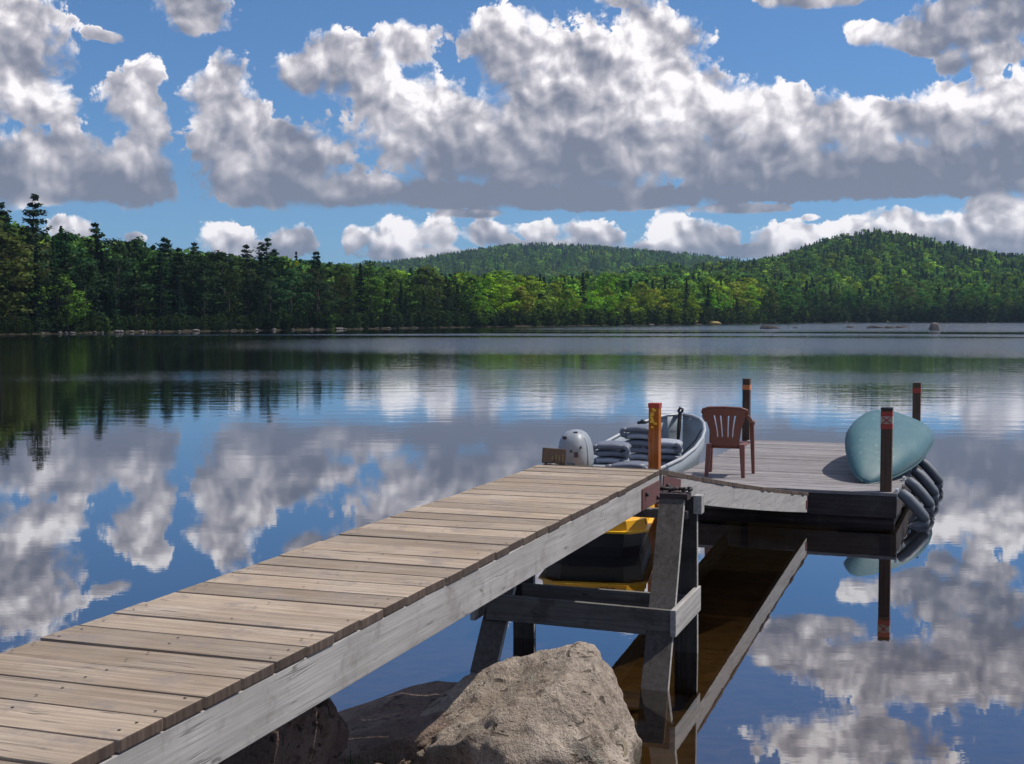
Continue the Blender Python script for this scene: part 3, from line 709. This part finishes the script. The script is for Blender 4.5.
# outboard motor
ml = boat_local(.80, 15.22)
om = bpy.data.objects.new('outboard_motor', None); C.objects.link(om); om.parent = bo; om.location = (ml[0], ml[1], 0); om.rotation_euler = (0, R(-4), R(2))
rings = []
for z, sx, sy, yo in ((.60, .135, .17, .02), (.63, .175, .22, .02), (.70, .190, .25, .02), (.80, .195, .265, .02), (.90, .185, .26, .02), (.98, .165, .235, .02), (1.04, .135, .19, .02), (1.08, .085, .12, .02), (1.095, .03, .05, .02)):
    rings.append([(sx * math.copysign(abs(math.cos(a)) ** .75, math.cos(a)), yo + sy * math.copysign(abs(math.sin(a)) ** .75, math.sin(a)), z) for a in np.linspace(0, 2 * math.pi, 33)[:-1]])
cw_ = MB().loft(rings).build('cowling', M['cowl'], om)
for x, z, w, h_2 in ((-.095, .84, .075, .045), (.075, .82, .05, .06), (.02, .865, .03, .03), (.13, .90, .022, .03), (-.06, 1.02, .05, .04), (.05, 1.07, .05, .02)):
    sy = .262 if z < .95 else (.215 if z < 1.05 else .13)
    yy = .02 - sy * (1 - min(.98, abs(x) / .195) ** 2.67) ** .375
    MB().box((x, yy - .003, z), (w, .012, h_2), rotm(.5 if z > 1 else 0., 0, x * 1.6), None, .004).build('decal', M['decal'], om)
MB().box((0, -.243, .70), (.10, .03, .035), None, None, .008).build('tilt_handle', M['black'], om)
MB().box((0, .02, .625), (.372, .466, .012), None, None, .004).build('lower_seam', M['decal'], om)
MB().tube([(.178, -.11, .64), (.186, -.12, .75), (.182, -.11, .88), (.155, -.09, .99), (.10, -.06, 1.065)], .006, 6).build('cowl_seam', M['gunwale'], om)
MB().loft([[(sx * .07, .02 + sy * .12, z) for sx, sy in ((-1, -1), (1, -1), (1, 1), (-1, 1))] for z in (-.35, .1, .62)], smooth=False).build('midsection', M['cowl'], om)
MB().loft([[(sx * w, -.02 + sy * .2, z) for sx, sy in ((-1, -1), (1, -1), (1, 1), (-1, 1))] for z, w in ((-.38, .012), (-.36, .16), (-.35, .012))], smooth=False).build('cavitation_plate', M['cowl'], om)

# brown plaque standing at the end of the gangway
pq = thing('plaque', 'small brown wooden plaque with ochre markings propped at the gangway end', 'sign', (.325, 10.0, 1.25), R(4))
MB().box((0, .0, .062), (.185, .022, .118), rotm(R(-14), R(5)), None, .005).build('board', M['plaque'], pq)
k_ = MB()
for q in range(6): k_.box((-.065 + q * .026, -.0125 + .0, .05 + rng.uniform(-.006, .006)), (.014, .006, .05 + rng.uniform(-.02, .01)), rotm(R(-14), R(5)))
k_.build('faded_markings', M['ochre'], pq)
MB().bar((-.06, .035, -.03), (-.06, .03, .05), .02, .02).build('support', M['plaque'], pq)
MB().bar((.06, .035, -.03), (.06, .03, .05), .02, .02).build('support', M['plaque'], pq)

# small boat with a yellow rim under the ramp
tb = thing('small_boat', 'black square ended small boat with a yellow rim floating under the gangway', 'boat', (.79, 12.80, -.02), -R(10))
TW, TL = .52, 1.75
def oct_(w, l0, l1, z, c=.17): return [(-w + c, l0, z), (w - c, l0, z), (w, l0 + c, z), (w, l1 - c, z), (w - c, l1, z), (-w + c, l1, z), (-w, l1 - c, z), (-w, l0 + c, z)]
MB().loft([oct_(TW * .8, .10, TL - .1, -.10), oct_(TW * .92, .04, TL - .04, .12), oct_(TW * .95, .02, TL - .02, .30)], smooth=False).build('hull', M['black'], tb)
rm = MB().loft([oct_(TW + .035, -.035, TL + .035, .265), oct_(TW + .035, -.035, TL + .035, .285), oct_(TW, 0, TL, .295), oct_(TW - .01, .01, TL - .01, .385), oct_(TW - .05, .05, TL - .05, .39), oct_(TW - .06, .06, TL - .06, .31)], caps=True, smooth=False).build('rim', M['yellow'], tb)
l_ = MB()
def seg(cx, on):
    h2, w2, y0 = .017, .015, -.0035
    S7 = {'t': (0, h2, 1), 'm': (0, 0, 1), 'b': (0, -h2, 1), 'a': (-w2, h2 / 2, 0), 'c': (w2, h2 / 2, 0), 'd': (-w2, -h2 / 2, 0), 'e': (w2, -h2 / 2, 0)}
    for s_ in on:
        x, z, hz = S7[s_]; l_.box((cx + x, y0 + .004, .345 + z), (.034 if hz else .009, .010, .009 if hz else .022))
seg(.10, 'tambe'); seg(.155, 'tbacde'); seg(.21, 'tbacde')
l_.build('lettering', M['black'], rm)
w_ = MB(); w_.add([(TW - .012, .24, .325), (TW - .012, .31, .325), (TW - .012, .275, .375), (TW + .002, .24, .325), (TW + .002, .31, .325), (TW + .002, .275, .375)], [(0, 1, 2), (3, 4, 5), (0, 1, 4, 3), (1, 2, 5, 4), (2, 0, 3, 5)]); w_.build('warning_mark', M['black'], rm)

# ------------------------------------------------------------------ rocks
def rock_mesh(name, mat, size, seed, cuts=9, sub=5, rough=.10, keep=.62, planes=()):
    r_ = random.Random(seed); bm = bmesh.new(); bmesh.ops.create_icosphere(bm, subdivisions=sub, radius=1.)
    from mathutils import noise as mn
    pl = [(Vector(p).normalized(), d_0) for p, d_0 in planes]
    for _ in range(cuts):
        v = Vector((r_.gauss(0, 1), r_.gauss(0, 1), r_.gauss(0, 1))).normalized(); pl.append((v, r_.uniform(keep, .92)))
    off = Vector((seed * 3.1, seed * 1.7, seed * .9))
    for v in bm.verts:
        c = v.co.copy() * 1.15
        for nrm, d_0 in pl:
            e = c.dot(nrm) - d_0
            if e > 0: c -= nrm * e * .96
        nn = mn.fractal(c * 1.3 + off, .9, 2., 5) * rough + mn.fractal(c * 6. + off, .8, 2., 4) * rough * .26 + (mn.ridged_multi_fractal(c * 2.6 + off, 1., 2., 3, 1., 2.) - 1.2) * rough * .16
        c += v.co.normalized() * nn
        v.co = Vector((c.x * size[0], c.y * size[1], c.z * size[2]))
    me = bpy.data.meshes.new(name); bm.to_mesh(me); bm.free(); me.materials.append(mat)
    for p in me.polygons: p.use_smooth = True
    return me
def rock(name, label, mat, loc, size, seed, rz=0., group=None, cat='rock', **kw):
    o = bpy.data.objects.new(name, rock_mesh(name, mat, size, seed, **kw)); C.objects.link(o); o.location = loc; o.rotation_euler = (0, 0, rz)
    return tag(o, label, cat, group)
rock('boulder', 'large sunlit tan granite boulder in front of the trestle', M['granite'], (.07, 6.50, .02), (.69, .60, .68), 5, 0, cuts=3, sub=6, rough=.105, keep=.8,
     planes=[((.05, -.10, 1), .84), ((-.40, -.10, .90), .62), ((.93, -.12, .35), .72), ((.1, -.95, .35), .74), ((-.1, -.60, .78), .70), ((-.75, -.65, .1), .72)])
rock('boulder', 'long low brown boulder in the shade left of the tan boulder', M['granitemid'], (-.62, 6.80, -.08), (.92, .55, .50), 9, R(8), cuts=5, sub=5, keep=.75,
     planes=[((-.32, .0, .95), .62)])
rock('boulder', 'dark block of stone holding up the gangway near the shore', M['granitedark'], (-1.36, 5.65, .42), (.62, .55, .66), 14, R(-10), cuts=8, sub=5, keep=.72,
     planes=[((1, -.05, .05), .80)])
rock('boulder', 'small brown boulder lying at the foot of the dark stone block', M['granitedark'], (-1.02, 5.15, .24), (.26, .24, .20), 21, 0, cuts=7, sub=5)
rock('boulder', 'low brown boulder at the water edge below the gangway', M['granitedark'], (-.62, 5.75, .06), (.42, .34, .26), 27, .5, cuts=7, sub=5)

def at(px, Y, z=0.):
    return Vector(((px - 512) / FOC * Y, Y, z))
for px, Y, sx, sz, lb in ((768, 228, 1.8, .9, 'low dark rock alone in the lake, leftmost of the offshore rocks'), (849, 245, .8, .5, 'small dark rock just left of the twin offshore rocks'), (878, 238, 1.9, .8, 'long flat dark offshore rock, left of the twin pair'),
                        (890, 236, 1.1, .7, 'dark offshore rock touching the long flat one'), (903, 240, 1.3, .8, 'rounded dark offshore rock left of the upright grey rock'), (796, 238, .7, .4, 'tiny dark rock barely above water near the leftmost offshore rock')):
    rock('lake_rock', lb, M['lakerock'], at(px, Y, -.1), (sx, 1.0, sz * .8), int(px), 0, cuts=6, sub=3)
rock('lake_rock', 'upright grey rock, rightmost and tallest of the offshore rocks', M['rockgrey'], at(934, 205, .1), (.95, .8, 1.0), 77, 0, cuts=8, sub=3)
rock('shore_boulder', 'yellowish boulder on the far bank below the bright trees', M['ochrerock'], at(706, 327, .35), (3.2, 2., .75), 31, 0, cuts=6, sub=3)
rp_ = [rock_mesh('shore_rock', M['rockgrey'], (1, 1, 1), q, 7, 2) for q in (3, 4, 6)]
for q in range(46):
    px = rng.uniform(-30, 1050) if q > 24 else rng.uniform(-20, 420)
    s = float(interp(px, SHORE)); r_ = s - rng.uniform(-.6, 1.6); a = math.atan((px - 512) / FOC)
    o = bpy.data.objects.new('shore_rock', rp_[q % 3]); C.objects.link(o)
    o.location = (math.sin(a) * r_, math.cos(a) * r_, .08); z = rng.uniform(.13, .36) * (s / 200) ** .5
    o.scale = (z * rng.uniform(.9, 1.9), z, z * rng.uniform(.5, .8)); o.rotation_euler = (0, 0, rng.uniform(0, 6))
    tag(o, 'pale grey rock lying along the far waterline below the trees', 'rock', 'rocks along the far waterline')

# grass by the dark boulder
mb = MB()
for q in range(46):
    x, y = -.62 + rng.gauss(0, .09), 5.62 + rng.gauss(0, .05); h_2 = rng.uniform(.10, .26); lx_, ly_ = rng.uniform(-.08, .08), rng.uniform(-.05, .05); w2 = .005
    mb.add([(x - w2, y, .25), (x + w2, y, .25), (x + lx_ * .5 + w2 * .7, y + ly_ * .5, .25 + h_2 * .6), (x + lx_ * .5 - w2 * .7, y + ly_ * .5, .25 + h_2 * .6), (x + lx_, y + ly_, .25 + h_2)], [(0, 1, 2, 3), (3, 2, 4)])
setting(mb.build('grass', M['grass']), 'stuff'); 

# ------------------------------------------------------------------ trees
def quads(name, pts, nrm, size, rnd, mat, asp=1., soft=None):
    """many leaf-clump faces: centre, facing, size and tone of each given as arrays"""
    n_ = len(pts); rs_ = np.random.RandomState(len(name) + n_)
    t = rs_.normal(size=(n_, 3)); nrm = nrm / np.linalg.norm(nrm, axis=1, keepdims=True)
    u = np.cross(nrm, t); u /= np.linalg.norm(u, axis=1, keepdims=True) + 1e-9; v = np.cross(nrm, u)
    s = size[:, None]
    jit = rs_.uniform(.6, 1.2, (n_, 4, 1))
    q = np.stack([pts - u * s * jit[:, 0], pts - v * s * asp * jit[:, 1], pts + u * s * jit[:, 2], pts + v * s * asp * jit[:, 3]], 1).reshape(-1, 3)
    me = bpy.data.meshes.new(name); me.vertices.add(n_ * 4); me.vertices.foreach_set('co', q.astype('f').ravel())
    me.loops.add(n_ * 4); me.loops.foreach_set('vertex_index', np.arange(n_ * 4, dtype='i'))
    me.polygons.add(n_); me.polygons.foreach_set('loop_start', np.arange(0, n_ * 4, 4, dtype='i')); me.polygons.foreach_set('loop_total', np.full(n_, 4, 'i'))
    a = me.attributes.new('rnd', 'FLOAT', 'POINT'); a.data.foreach_set('value', np.repeat(rnd, 4).astype('f'))
    me.materials.append(mat); me.update(calc_edges=True); me.validate()
    if soft is not None:                                # leaves of a clump share the clump's roundness
        soft = soft / (np.linalg.norm(soft, axis=1, keepdims=True) + 1e-9)
        fn = np.empty(n_ * 3, 'f'); me.polygons.foreach_get('normal', fn); fn = fn.reshape(-1, 3)
        flip = (fn * soft).sum(1) < 0
        li_ = np.arange(n_ * 4).reshape(-1, 4); li_[flip] = li_[flip][:, ::-1]
        me.loops.foreach_set('vertex_index', li_.ravel().astype('i')); me.update(calc_edges=True)
        me.polygons.foreach_set('use_smooth', np.ones(n_, bool))
        me.normals_split_custom_set_from_vertices(np.repeat(soft, 4, 0).tolist())
    return me
def broadleaf(seed, mat, n_=1700, low=.10, wide=.24, tall=1.):
    """unit height crown of leafy clumps"""
    q = np.random.RandomState(seed); pts = []; nr = []; rn = []; sz = []; so = []
    K = 30
    for c in range(K):
        h = low + (1 - low) * (c + .5) / K + q.uniform(-.04, .04)
        env = wide * (np.sin(np.pi * np.clip((h - low + .06) / (1.08 - low), 0, 1)) ** .62)
        a = q.uniform(0, 2 * np.pi); rr = env * q.uniform(.35, .95)
        cen = np.array([np.cos(a) * rr, np.sin(a) * rr, min(h, .95)]); cr = q.uniform(.055, .105)
        m_ = n_ // K; d_0 = q.normal(size=(m_, 3)); d_0 /= np.linalg.norm(d_0, axis=1, keepdims=True)
        rad = cr * q.uniform(.55, 1.05, (m_, 1)); p = cen + d_0 * rad * np.array([1.15, 1.15, .8])
        pts.append(p); nr.append(d_0 + q.normal(size=(m_, 3)) * .5 + np.array([0, 0, .35])); tone = q.uniform(.1, .9)
        rn.append(np.clip(tone + q.uniform(-.2, .2, m_), 0, 1)); sz.append(q.uniform(.011, .022, m_))
        so.append(d_0 * .8 + (p - np.array([0, 0, .5])) / np.array([wide, wide, .5]) * .55 + q.normal(size=(m_, 3)) * .22 + np.array([0, 0, .15]))
    return quads('crown', np.concatenate(pts), np.concatenate(nr), np.concatenate(sz), np.concatenate(rn), mat, soft=np.concatenate(so))
def conifer(seed, mat, low=.08, wide=.17, n_=1500, open_=0., droop=.35, power=1.):
    q = np.random.RandomState(seed); pts = []; nr = []; rn = []; sz = []; so = []
    W_ = 20 if open_ < .3 else 12
    for c in range(W_):
        h = low + (.985 - low) * (c / (W_ - 1)) ** .92
        base = wide * ((1 - (h - low) / (1 - low)) ** power + .035)
        nb = max(4, int(q.randint(6, 10) * (1 - .5 * open_)))
        for b in range(nb):
            if q.uniform() < open_ * .3: continue
            a = 2 * np.pi * b / nb + q.uniform(-.4, .4); L_ = base * q.uniform(.6, 1.15); m_ = max(3, int(n_ / (W_ * nb) * (L_ / wide + .35) * 1.5))
            t = q.uniform(.1, 1, m_) ** .75; up = (-droop * t * L_ + (.35 if open_ > .2 else .12) * t * t * L_)
            sp = (.05 + .14 * t) * L_
            x = np.cos(a) * t * L_ + q.normal(size=m_) * sp; y = np.sin(a) * t * L_ + q.normal(size=m_) * sp; z = h + up + q.normal(size=m_) * .010
            pts.append(np.stack([x, y, z], 1)); nr.append(np.stack([np.cos(a) * .3 + q.normal(size=m_) * .5, np.sin(a) * .3 + q.normal(size=m_) * .5, np.full(m_, 1.)], 1))
            rn.append(np.clip(q.uniform(.1, .9) + q.uniform(-.15, .15, m_), 0, 1)); sz.append(q.uniform(.010, .021, m_))
            so.append(np.stack([np.cos(a) * .7 + q.normal(size=m_) * .25, np.sin(a) * .7 + q.normal(size=m_) * .25, .55 + q.normal(size=m_) * .2], 1))
    return quads('crown', np.concatenate(pts), np.concatenate(nr), np.concatenate(sz), np.concatenate(rn), mat, soft=np.concatenate(so))
def trunk_mesh(seed, top=.9, r0=.016, limbs=6, lean=.02):
    q = random.Random(seed); mb_ = MB()
    lx_, ly_ = q.uniform(-lean, lean), q.uniform(-lean, lean)
    def ax(t): return Vector((lx_ * t * t * 1.5, ly_ * t * t * 1.5, t))
    mb_.tube([ax(t) for t in np.linspace(-.02, top, 7)], [r0 * (1 - .85 * t) for t in np.linspace(0, 1, 7)], 6)
    for i_ in range(limbs):
        t = q.uniform(.3, top * .9); a = q.uniform(0, 6.28); L_ = .14 * (1.2 - t); p = ax(t)
        mb_.tube([p, p + Vector((math.cos(a) * L_ * .5, math.sin(a) * L_ * .5, L_ * .3)), p + Vector((math.cos(a) * L_, math.sin(a) * L_, L_ * .55))], [r0 * .35, r0 * .22, r0 * .08], 5)
    return mb_.mesh('trunk', M['bark'])
LF = M['leaf']
KIND = {'broadleaf_tree': [broadleaf(s, LF, low=l, wide=w) for s, l, w in ((1, .10, .25), (2, .06, .22), (3, .14, .28), (4, .08, .30))],
        'spruce_tree': [conifer(s, LF, low=.06, wide=w, droop=.3) for s, w in ((11, .16), (12, .19), (13, .14))],
        'pine_tree': [conifer(s, LF, low=l, wide=w, open_=o_, droop=.12, power=.6) for s, l, w, o_ in ((21, .30, .20, .5), (22, .35, .24, .6), (23, .25, .22, .4))]}
TRUNKS = {'broadleaf_tree': [trunk_mesh(s) for s in (1, 2)], 'spruce_tree': [trunk_mesh(s, .95, .013, 0, .0) for s in (3,)], 'pine_tree': [trunk_mesh(s, .96, .015, 8, .01) for s in (5, 6)]}
def hz(x, y): return float(height(np.array([float(x)]), np.array([float(y)]))[0])
def plant(kind, px, r_, h_2, tint, label, group=None, cat='tree', wide=1., var=None):
    a = math.atan((px - 512) / FOC); x, y = math.sin(a) * r_, math.cos(a) * r_
    o = thing(kind, label, cat, (x, y, hz(x, y) - .1), rng.uniform(0, 6.28), group); o.scale = (h_2 * wide, h_2 * wide, h_2)
    for nm, me in (('trunk', TRUNKS[kind][rng.randrange(len(TRUNKS[kind]))]), ('crown', KIND[kind][rng.randrange(len(KIND[kind])) if var is None else var])):
        c = bpy.data.objects.new(nm, me); C.objects.link(c); c.parent = o
        if nm == 'crown': c.color = (*tint, 1)
    return o
SKYL = [(-160, 196), (-60, 204), (0, 216), (20, 224), (50, 234), (100, 240), (160, 247), (220, 252), (280, 254), (340, 262), (400, 266), (460, 270), (520, 273), (600, 276), (700, 279), (800, 283), (900, 286), (1100, 290)]
def jit(c, s=.27): return tuple(max(.004, x * (1 + rng.uniform(-s, s))) for x in c)
SHADELEAF, MIDLEAF, SUNLIME, OLIVE = (.036, .064, .024), (.075, .140, .030), (.200, .320, .036), (.075, .108, .030)  # species tones, with cloud shade and sun patch put into the leaf colour
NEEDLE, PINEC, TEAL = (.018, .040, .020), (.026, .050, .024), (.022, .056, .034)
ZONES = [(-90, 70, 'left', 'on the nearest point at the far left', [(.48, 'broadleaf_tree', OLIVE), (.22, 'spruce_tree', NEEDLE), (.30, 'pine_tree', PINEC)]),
         (70, 330, 'left', 'on the shaded shore at left', [(.5, 'broadleaf_tree', SHADELEAF), (.25, 'spruce_tree', NEEDLE), (.25, 'pine_tree', PINEC)]),
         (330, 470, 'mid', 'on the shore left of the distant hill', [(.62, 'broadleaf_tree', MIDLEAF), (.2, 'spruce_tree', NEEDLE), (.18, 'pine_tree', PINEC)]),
         (470, 760, 'mid', 'on the sunny shore below the distant hill', [(.72, 'broadleaf_tree', SUNLIME), (.16, 'spruce_tree', NEEDLE), (.12, 'pine_tree', MIDLEAF)]),
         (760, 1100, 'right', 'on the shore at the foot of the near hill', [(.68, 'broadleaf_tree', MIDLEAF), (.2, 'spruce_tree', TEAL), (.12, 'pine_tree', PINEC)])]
ADJ = {'broadleaf_tree': 'round leafy tree', 'spruce_tree': 'dark pointed spruce', 'pine_tree': 'ragged open pine'}
TONE = {0: 'olive ', 1: 'dark green ', 2: 'mid green ', 3: 'bright yellow green ', 4: 'green '}
for zi, (x0, x1, _, where, mixk) in enumerate(ZONES):
    for row, (back, fr_, step) in enumerate(((2.5, .80, 21), (8, .95, 20), (15, 1.06, 22))):
        px = x0 + rng.uniform(0, step)
        while px < x1:
            u = rng.random(); acc = 0
            for pr_, kind, tint in mixk:
                acc += pr_
                if u <= acc: break
            s = float(interp(px, SHORE)); r_ = s + back + rng.uniform(-1.5, 2.5); a = math.atan((px - 512) / FOC)
            gz = hz(math.sin(a) * r_, math.cos(a) * r_)
            top = float(interp(px, SKYL)) ; hh = max(6., (315 - top) * r_ / FOC + 2.4 - gz) * fr_ * rng.uniform(.70, 1.06)
            if kind == 'pine_tree' and row < 2: hh *= 1.04
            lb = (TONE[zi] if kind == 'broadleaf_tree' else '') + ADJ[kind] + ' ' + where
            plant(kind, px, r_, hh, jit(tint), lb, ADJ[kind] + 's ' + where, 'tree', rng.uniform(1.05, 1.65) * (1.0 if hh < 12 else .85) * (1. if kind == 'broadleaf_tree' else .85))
            px += step * rng.uniform(.75, 1.3) * (1. if zi < 3 else .9)
# trees that stand out
def lone(px, top, kind, tint, label, back=16, wide=1., var=None):
    r_ = float(interp(px, SHORE)) + back; a = math.atan((px - 512) / FOC); gz = hz(math.sin(a) * r_, math.cos(a) * r_)
    plant(kind, px, r_, (315 - top) * r_ / FOC + 2.4 - gz, jit(tint, .08), label, None, 'tree', wide, var)
lone(37, 203, 'pine_tree', PINEC, 'tallest open pine standing above the treetops at far left', 14, .95, 2)
lone(4, 212, 'pine_tree', PINEC, 'tall pine cut by the left edge of the picture', 20, 1.1, 0)
lone(98, 228, 'pine_tree', PINEC, 'broad dark pine rising right of the tallest pine', 18, 1.15, 1)
lone(63, 232, 'spruce_tree', NEEDLE, 'pointed spruce between the tallest pine and the broad dark pine', 18)
lone(168, 243, 'pine_tree', PINEC, 'small topped pine poking above the left treeline', 20, 1.1, 1)
lone(196, 245, 'pine_tree', PINEC, 'flat topped pine above the left treeline, left of the crooked pair', 20, 1.2, 1)
lone(247, 247, 'pine_tree', PINEC, 'left one of a crooked pair of pines above the treeline', 20, 1.1, 0)
lone(267, 240, 'pine_tree', PINEC, 'right taller one of the crooked pair of pines above the treeline', 20, 1.35, 1)
lone(316, 253, 'pine_tree', PINEC, 'lone pine top above the treeline where the left wood drops', 20, 1.1, 2)
lone(68, 276, 'broadleaf_tree', (.10, .17, .03), 'light green leafy tree leaning over the water at left', 1, 1.5, 2)
lone(28, 262, 'broadleaf_tree', (.07, .115, .025), 'olive green leafy tree behind the light green leaning tree', 5, 1.2, 1)

# the wood behind and on the hills: one mass nobody could count
def points(name, X, Y, scl, idx, tint, sources, rise=-.4):
    Z = height(X, Y) + rise; n_ = len(X)
    me = bpy.data.meshes.new(name); me.vertices.add(n_); me.vertices.foreach_set('co', np.stack([X, Y, Z], 1).astype('f').ravel())
    for nm, ty, arr in (('scl', 'FLOAT', scl), ('rot', 'FLOAT', np.random.RandomState(3).uniform(0, 6.28, n_))):
        a = me.attributes.new(nm, ty, 'POINT'); a.data.foreach_set('value', arr.astype('f'))
    a = me.attributes.new('idx', 'INT', 'POINT'); a.data.foreach_set('value', idx.astype('i'))
    a = me.attributes.new('tint', 'FLOAT_COLOR', 'POINT'); a.data.foreach_set('color', np.concatenate([tint, np.ones((n_, 1))], 1).astype('f').ravel())
    o = bpy.data.objects.new(name, me); C.objects.link(o); setting(o, 'stuff')
    gt = bpy.data.node_groups.new(name, 'GeometryNodeTree')
    gt.interface.new_socket('Geometry', in_out='INPUT', socket_type='NodeSocketGeometry'); gt.interface.new_socket('Geometry', in_out='OUTPUT', socket_type='NodeSocketGeometry')
    nn = gt.nodes; gi = nn.new('NodeGroupInput'); go = nn.new('NodeGroupOutput'); ip = nn.new('GeometryNodeInstanceOnPoints'); jn = nn.new('GeometryNodeJoinGeometry')
    for so in sources[::-1]:
        oi = nn.new('GeometryNodeObjectInfo'); oi.inputs['Object'].default_value = so; oi.inputs['As Instance'].default_value = True
        gt.links.new(oi.outputs['Geometry'], jn.inputs[0])
    def na(nm, ty):
        a_ = nn.new('GeometryNodeInputNamedAttribute'); a_.data_type = ty; a_.inputs[0].default_value = nm; return a_.outputs[0]
    cx = nn.new('ShaderNodeCombineXYZ'); gt.links.new(na('rot', 'FLOAT'), cx.inputs[2])
    gt.links.new(gi.outputs[0], ip.inputs['Points']); gt.links.new(jn.outputs[0], ip.inputs['Instance']); ip.inputs['Pick Instance'].default_value = True
    gt.links.new(na('idx', 'INT'), ip.inputs['Instance Index']); gt.links.new(cx.outputs[0], ip.inputs['Rotation']); gt.links.new(na('scl', 'FLOAT'), ip.inputs['Scale'])
    gt.links.new(ip.outputs[0], go.inputs[0])
    o.modifiers.new('wood', 'NODES').node_group = gt
    return o
LI = M['leafinst']
SRC = [bpy.data.objects.new('leaf_source', me) for me in (broadleaf(31, LI, 420, .04, .30), broadleaf(32, LI, 420, .06, .34), broadleaf(33, LI, 420, .03, .27), conifer(34, LI, .03, .17, 420), conifer(35, LI, .05, .20, 420), conifer(36, LI, .22, .2, 420, .35, .15, .7))]
for me in [s.data for s in SRC]:       # coarser leaf faces for trees this far away
    co = np.empty(len(me.vertices) * 3, 'f'); me.vertices.foreach_get('co', co); co = co.reshape(-1, 4, 3); c = co.mean(1, keepdims=True)
    me.vertices.foreach_set('co', ((co - c) * 2.1 + c).ravel()); me.update()
nr_ = np.random.RandomState(8)
def scatter(n_, px0, px1, r0f, r1f):
    u = nr_.uniform(px0, px1, n_); s = interp(u, SHORE); a_ = np.arctan((u - 512) / FOC); ra = r0f(s); rb = r1f(s)
    r_ = np.sqrt(nr_.uniform(ra ** 2, np.maximum(rb, ra + 1) ** 2)); return u, np.sin(a_) * r_, np.cos(a_) * r_
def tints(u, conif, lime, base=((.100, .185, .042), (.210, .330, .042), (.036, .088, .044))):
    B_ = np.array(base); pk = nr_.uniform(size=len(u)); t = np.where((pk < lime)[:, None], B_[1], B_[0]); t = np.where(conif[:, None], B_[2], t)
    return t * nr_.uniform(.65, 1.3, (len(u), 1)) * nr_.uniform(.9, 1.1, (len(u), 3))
# wood behind the shore trees
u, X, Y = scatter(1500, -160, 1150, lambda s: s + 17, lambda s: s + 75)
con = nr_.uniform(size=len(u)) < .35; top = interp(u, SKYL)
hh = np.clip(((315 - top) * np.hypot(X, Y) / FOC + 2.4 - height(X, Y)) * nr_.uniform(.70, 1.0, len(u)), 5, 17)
points('wood', X, Y, hh, np.where(con, nr_.randint(3, 6, len(u)), nr_.randint(0, 3, len(u))), tints(u, con, np.where((u > 460) & (u < 800), .45, .08)), SRC)  # more bright leaves along the sun patch painted by column
u, X, Y = scatter(6500, 560, 1160, lambda s: s + 40, lambda s: s * 0 + 905)
con = nr_.uniform(size=len(u)) < np.clip(.25 + (np.hypot(X, Y) - 500) / 600, .2, .75)
points('hill_wood', X, Y, nr_.uniform(7, 12.5, len(u)), np.where(con, nr_.randint(3, 6, len(u)), nr_.randint(0, 3, len(u))), tints(u, con, .22), SRC)
u, X, Y = scatter(9000, 230, 920, lambda s: s * 0 + 880, lambda s: s * 0 + 1650)
con = nr_.uniform(size=len(u)) < np.clip(.2 + (np.hypot(X, Y) - 1000) / 900, .2, .7)
points('distant_hill_wood', X, Y, nr_.uniform(9, 15, len(u)), np.where(con, nr_.randint(3, 6, len(u)), nr_.randint(0, 3, len(u))), tints(u, con, .15), SRC)
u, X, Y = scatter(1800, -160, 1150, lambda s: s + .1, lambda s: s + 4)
points('shore_shrubs', X, Y, nr_.uniform(1.2, 3.2, len(u)) * np.hypot(X, Y) / 230, nr_.randint(0, 3, len(u)), tints(u, u < -999, np.where((u > 520) & (u < 760), .35, .05), ((.034, .056, .020), (.09, .14, .03), (.02, .04, .02))), SRC)  # shrubs brighter along the same painted sun patch

# ------------------------------------------------------------------ haze over lake and hills
hm_ = MB().box((0, 0, 68), (5600, 5600, 145)); 
m, k, out = material('haze')
pv = k.node('ShaderNodeVolumePrincipled'); pv.inputs['Color'].default_value = (.52, .76, 1., 1); pv.inputs['Density'].default_value = .00012; pv.inputs['Anisotropy'].default_value = .2
k.l.new(pv.outputs[0], out.inputs['Volume']); M['haze'] = m
hz_o = setting(hm_.build('haze', m), 'stuff')
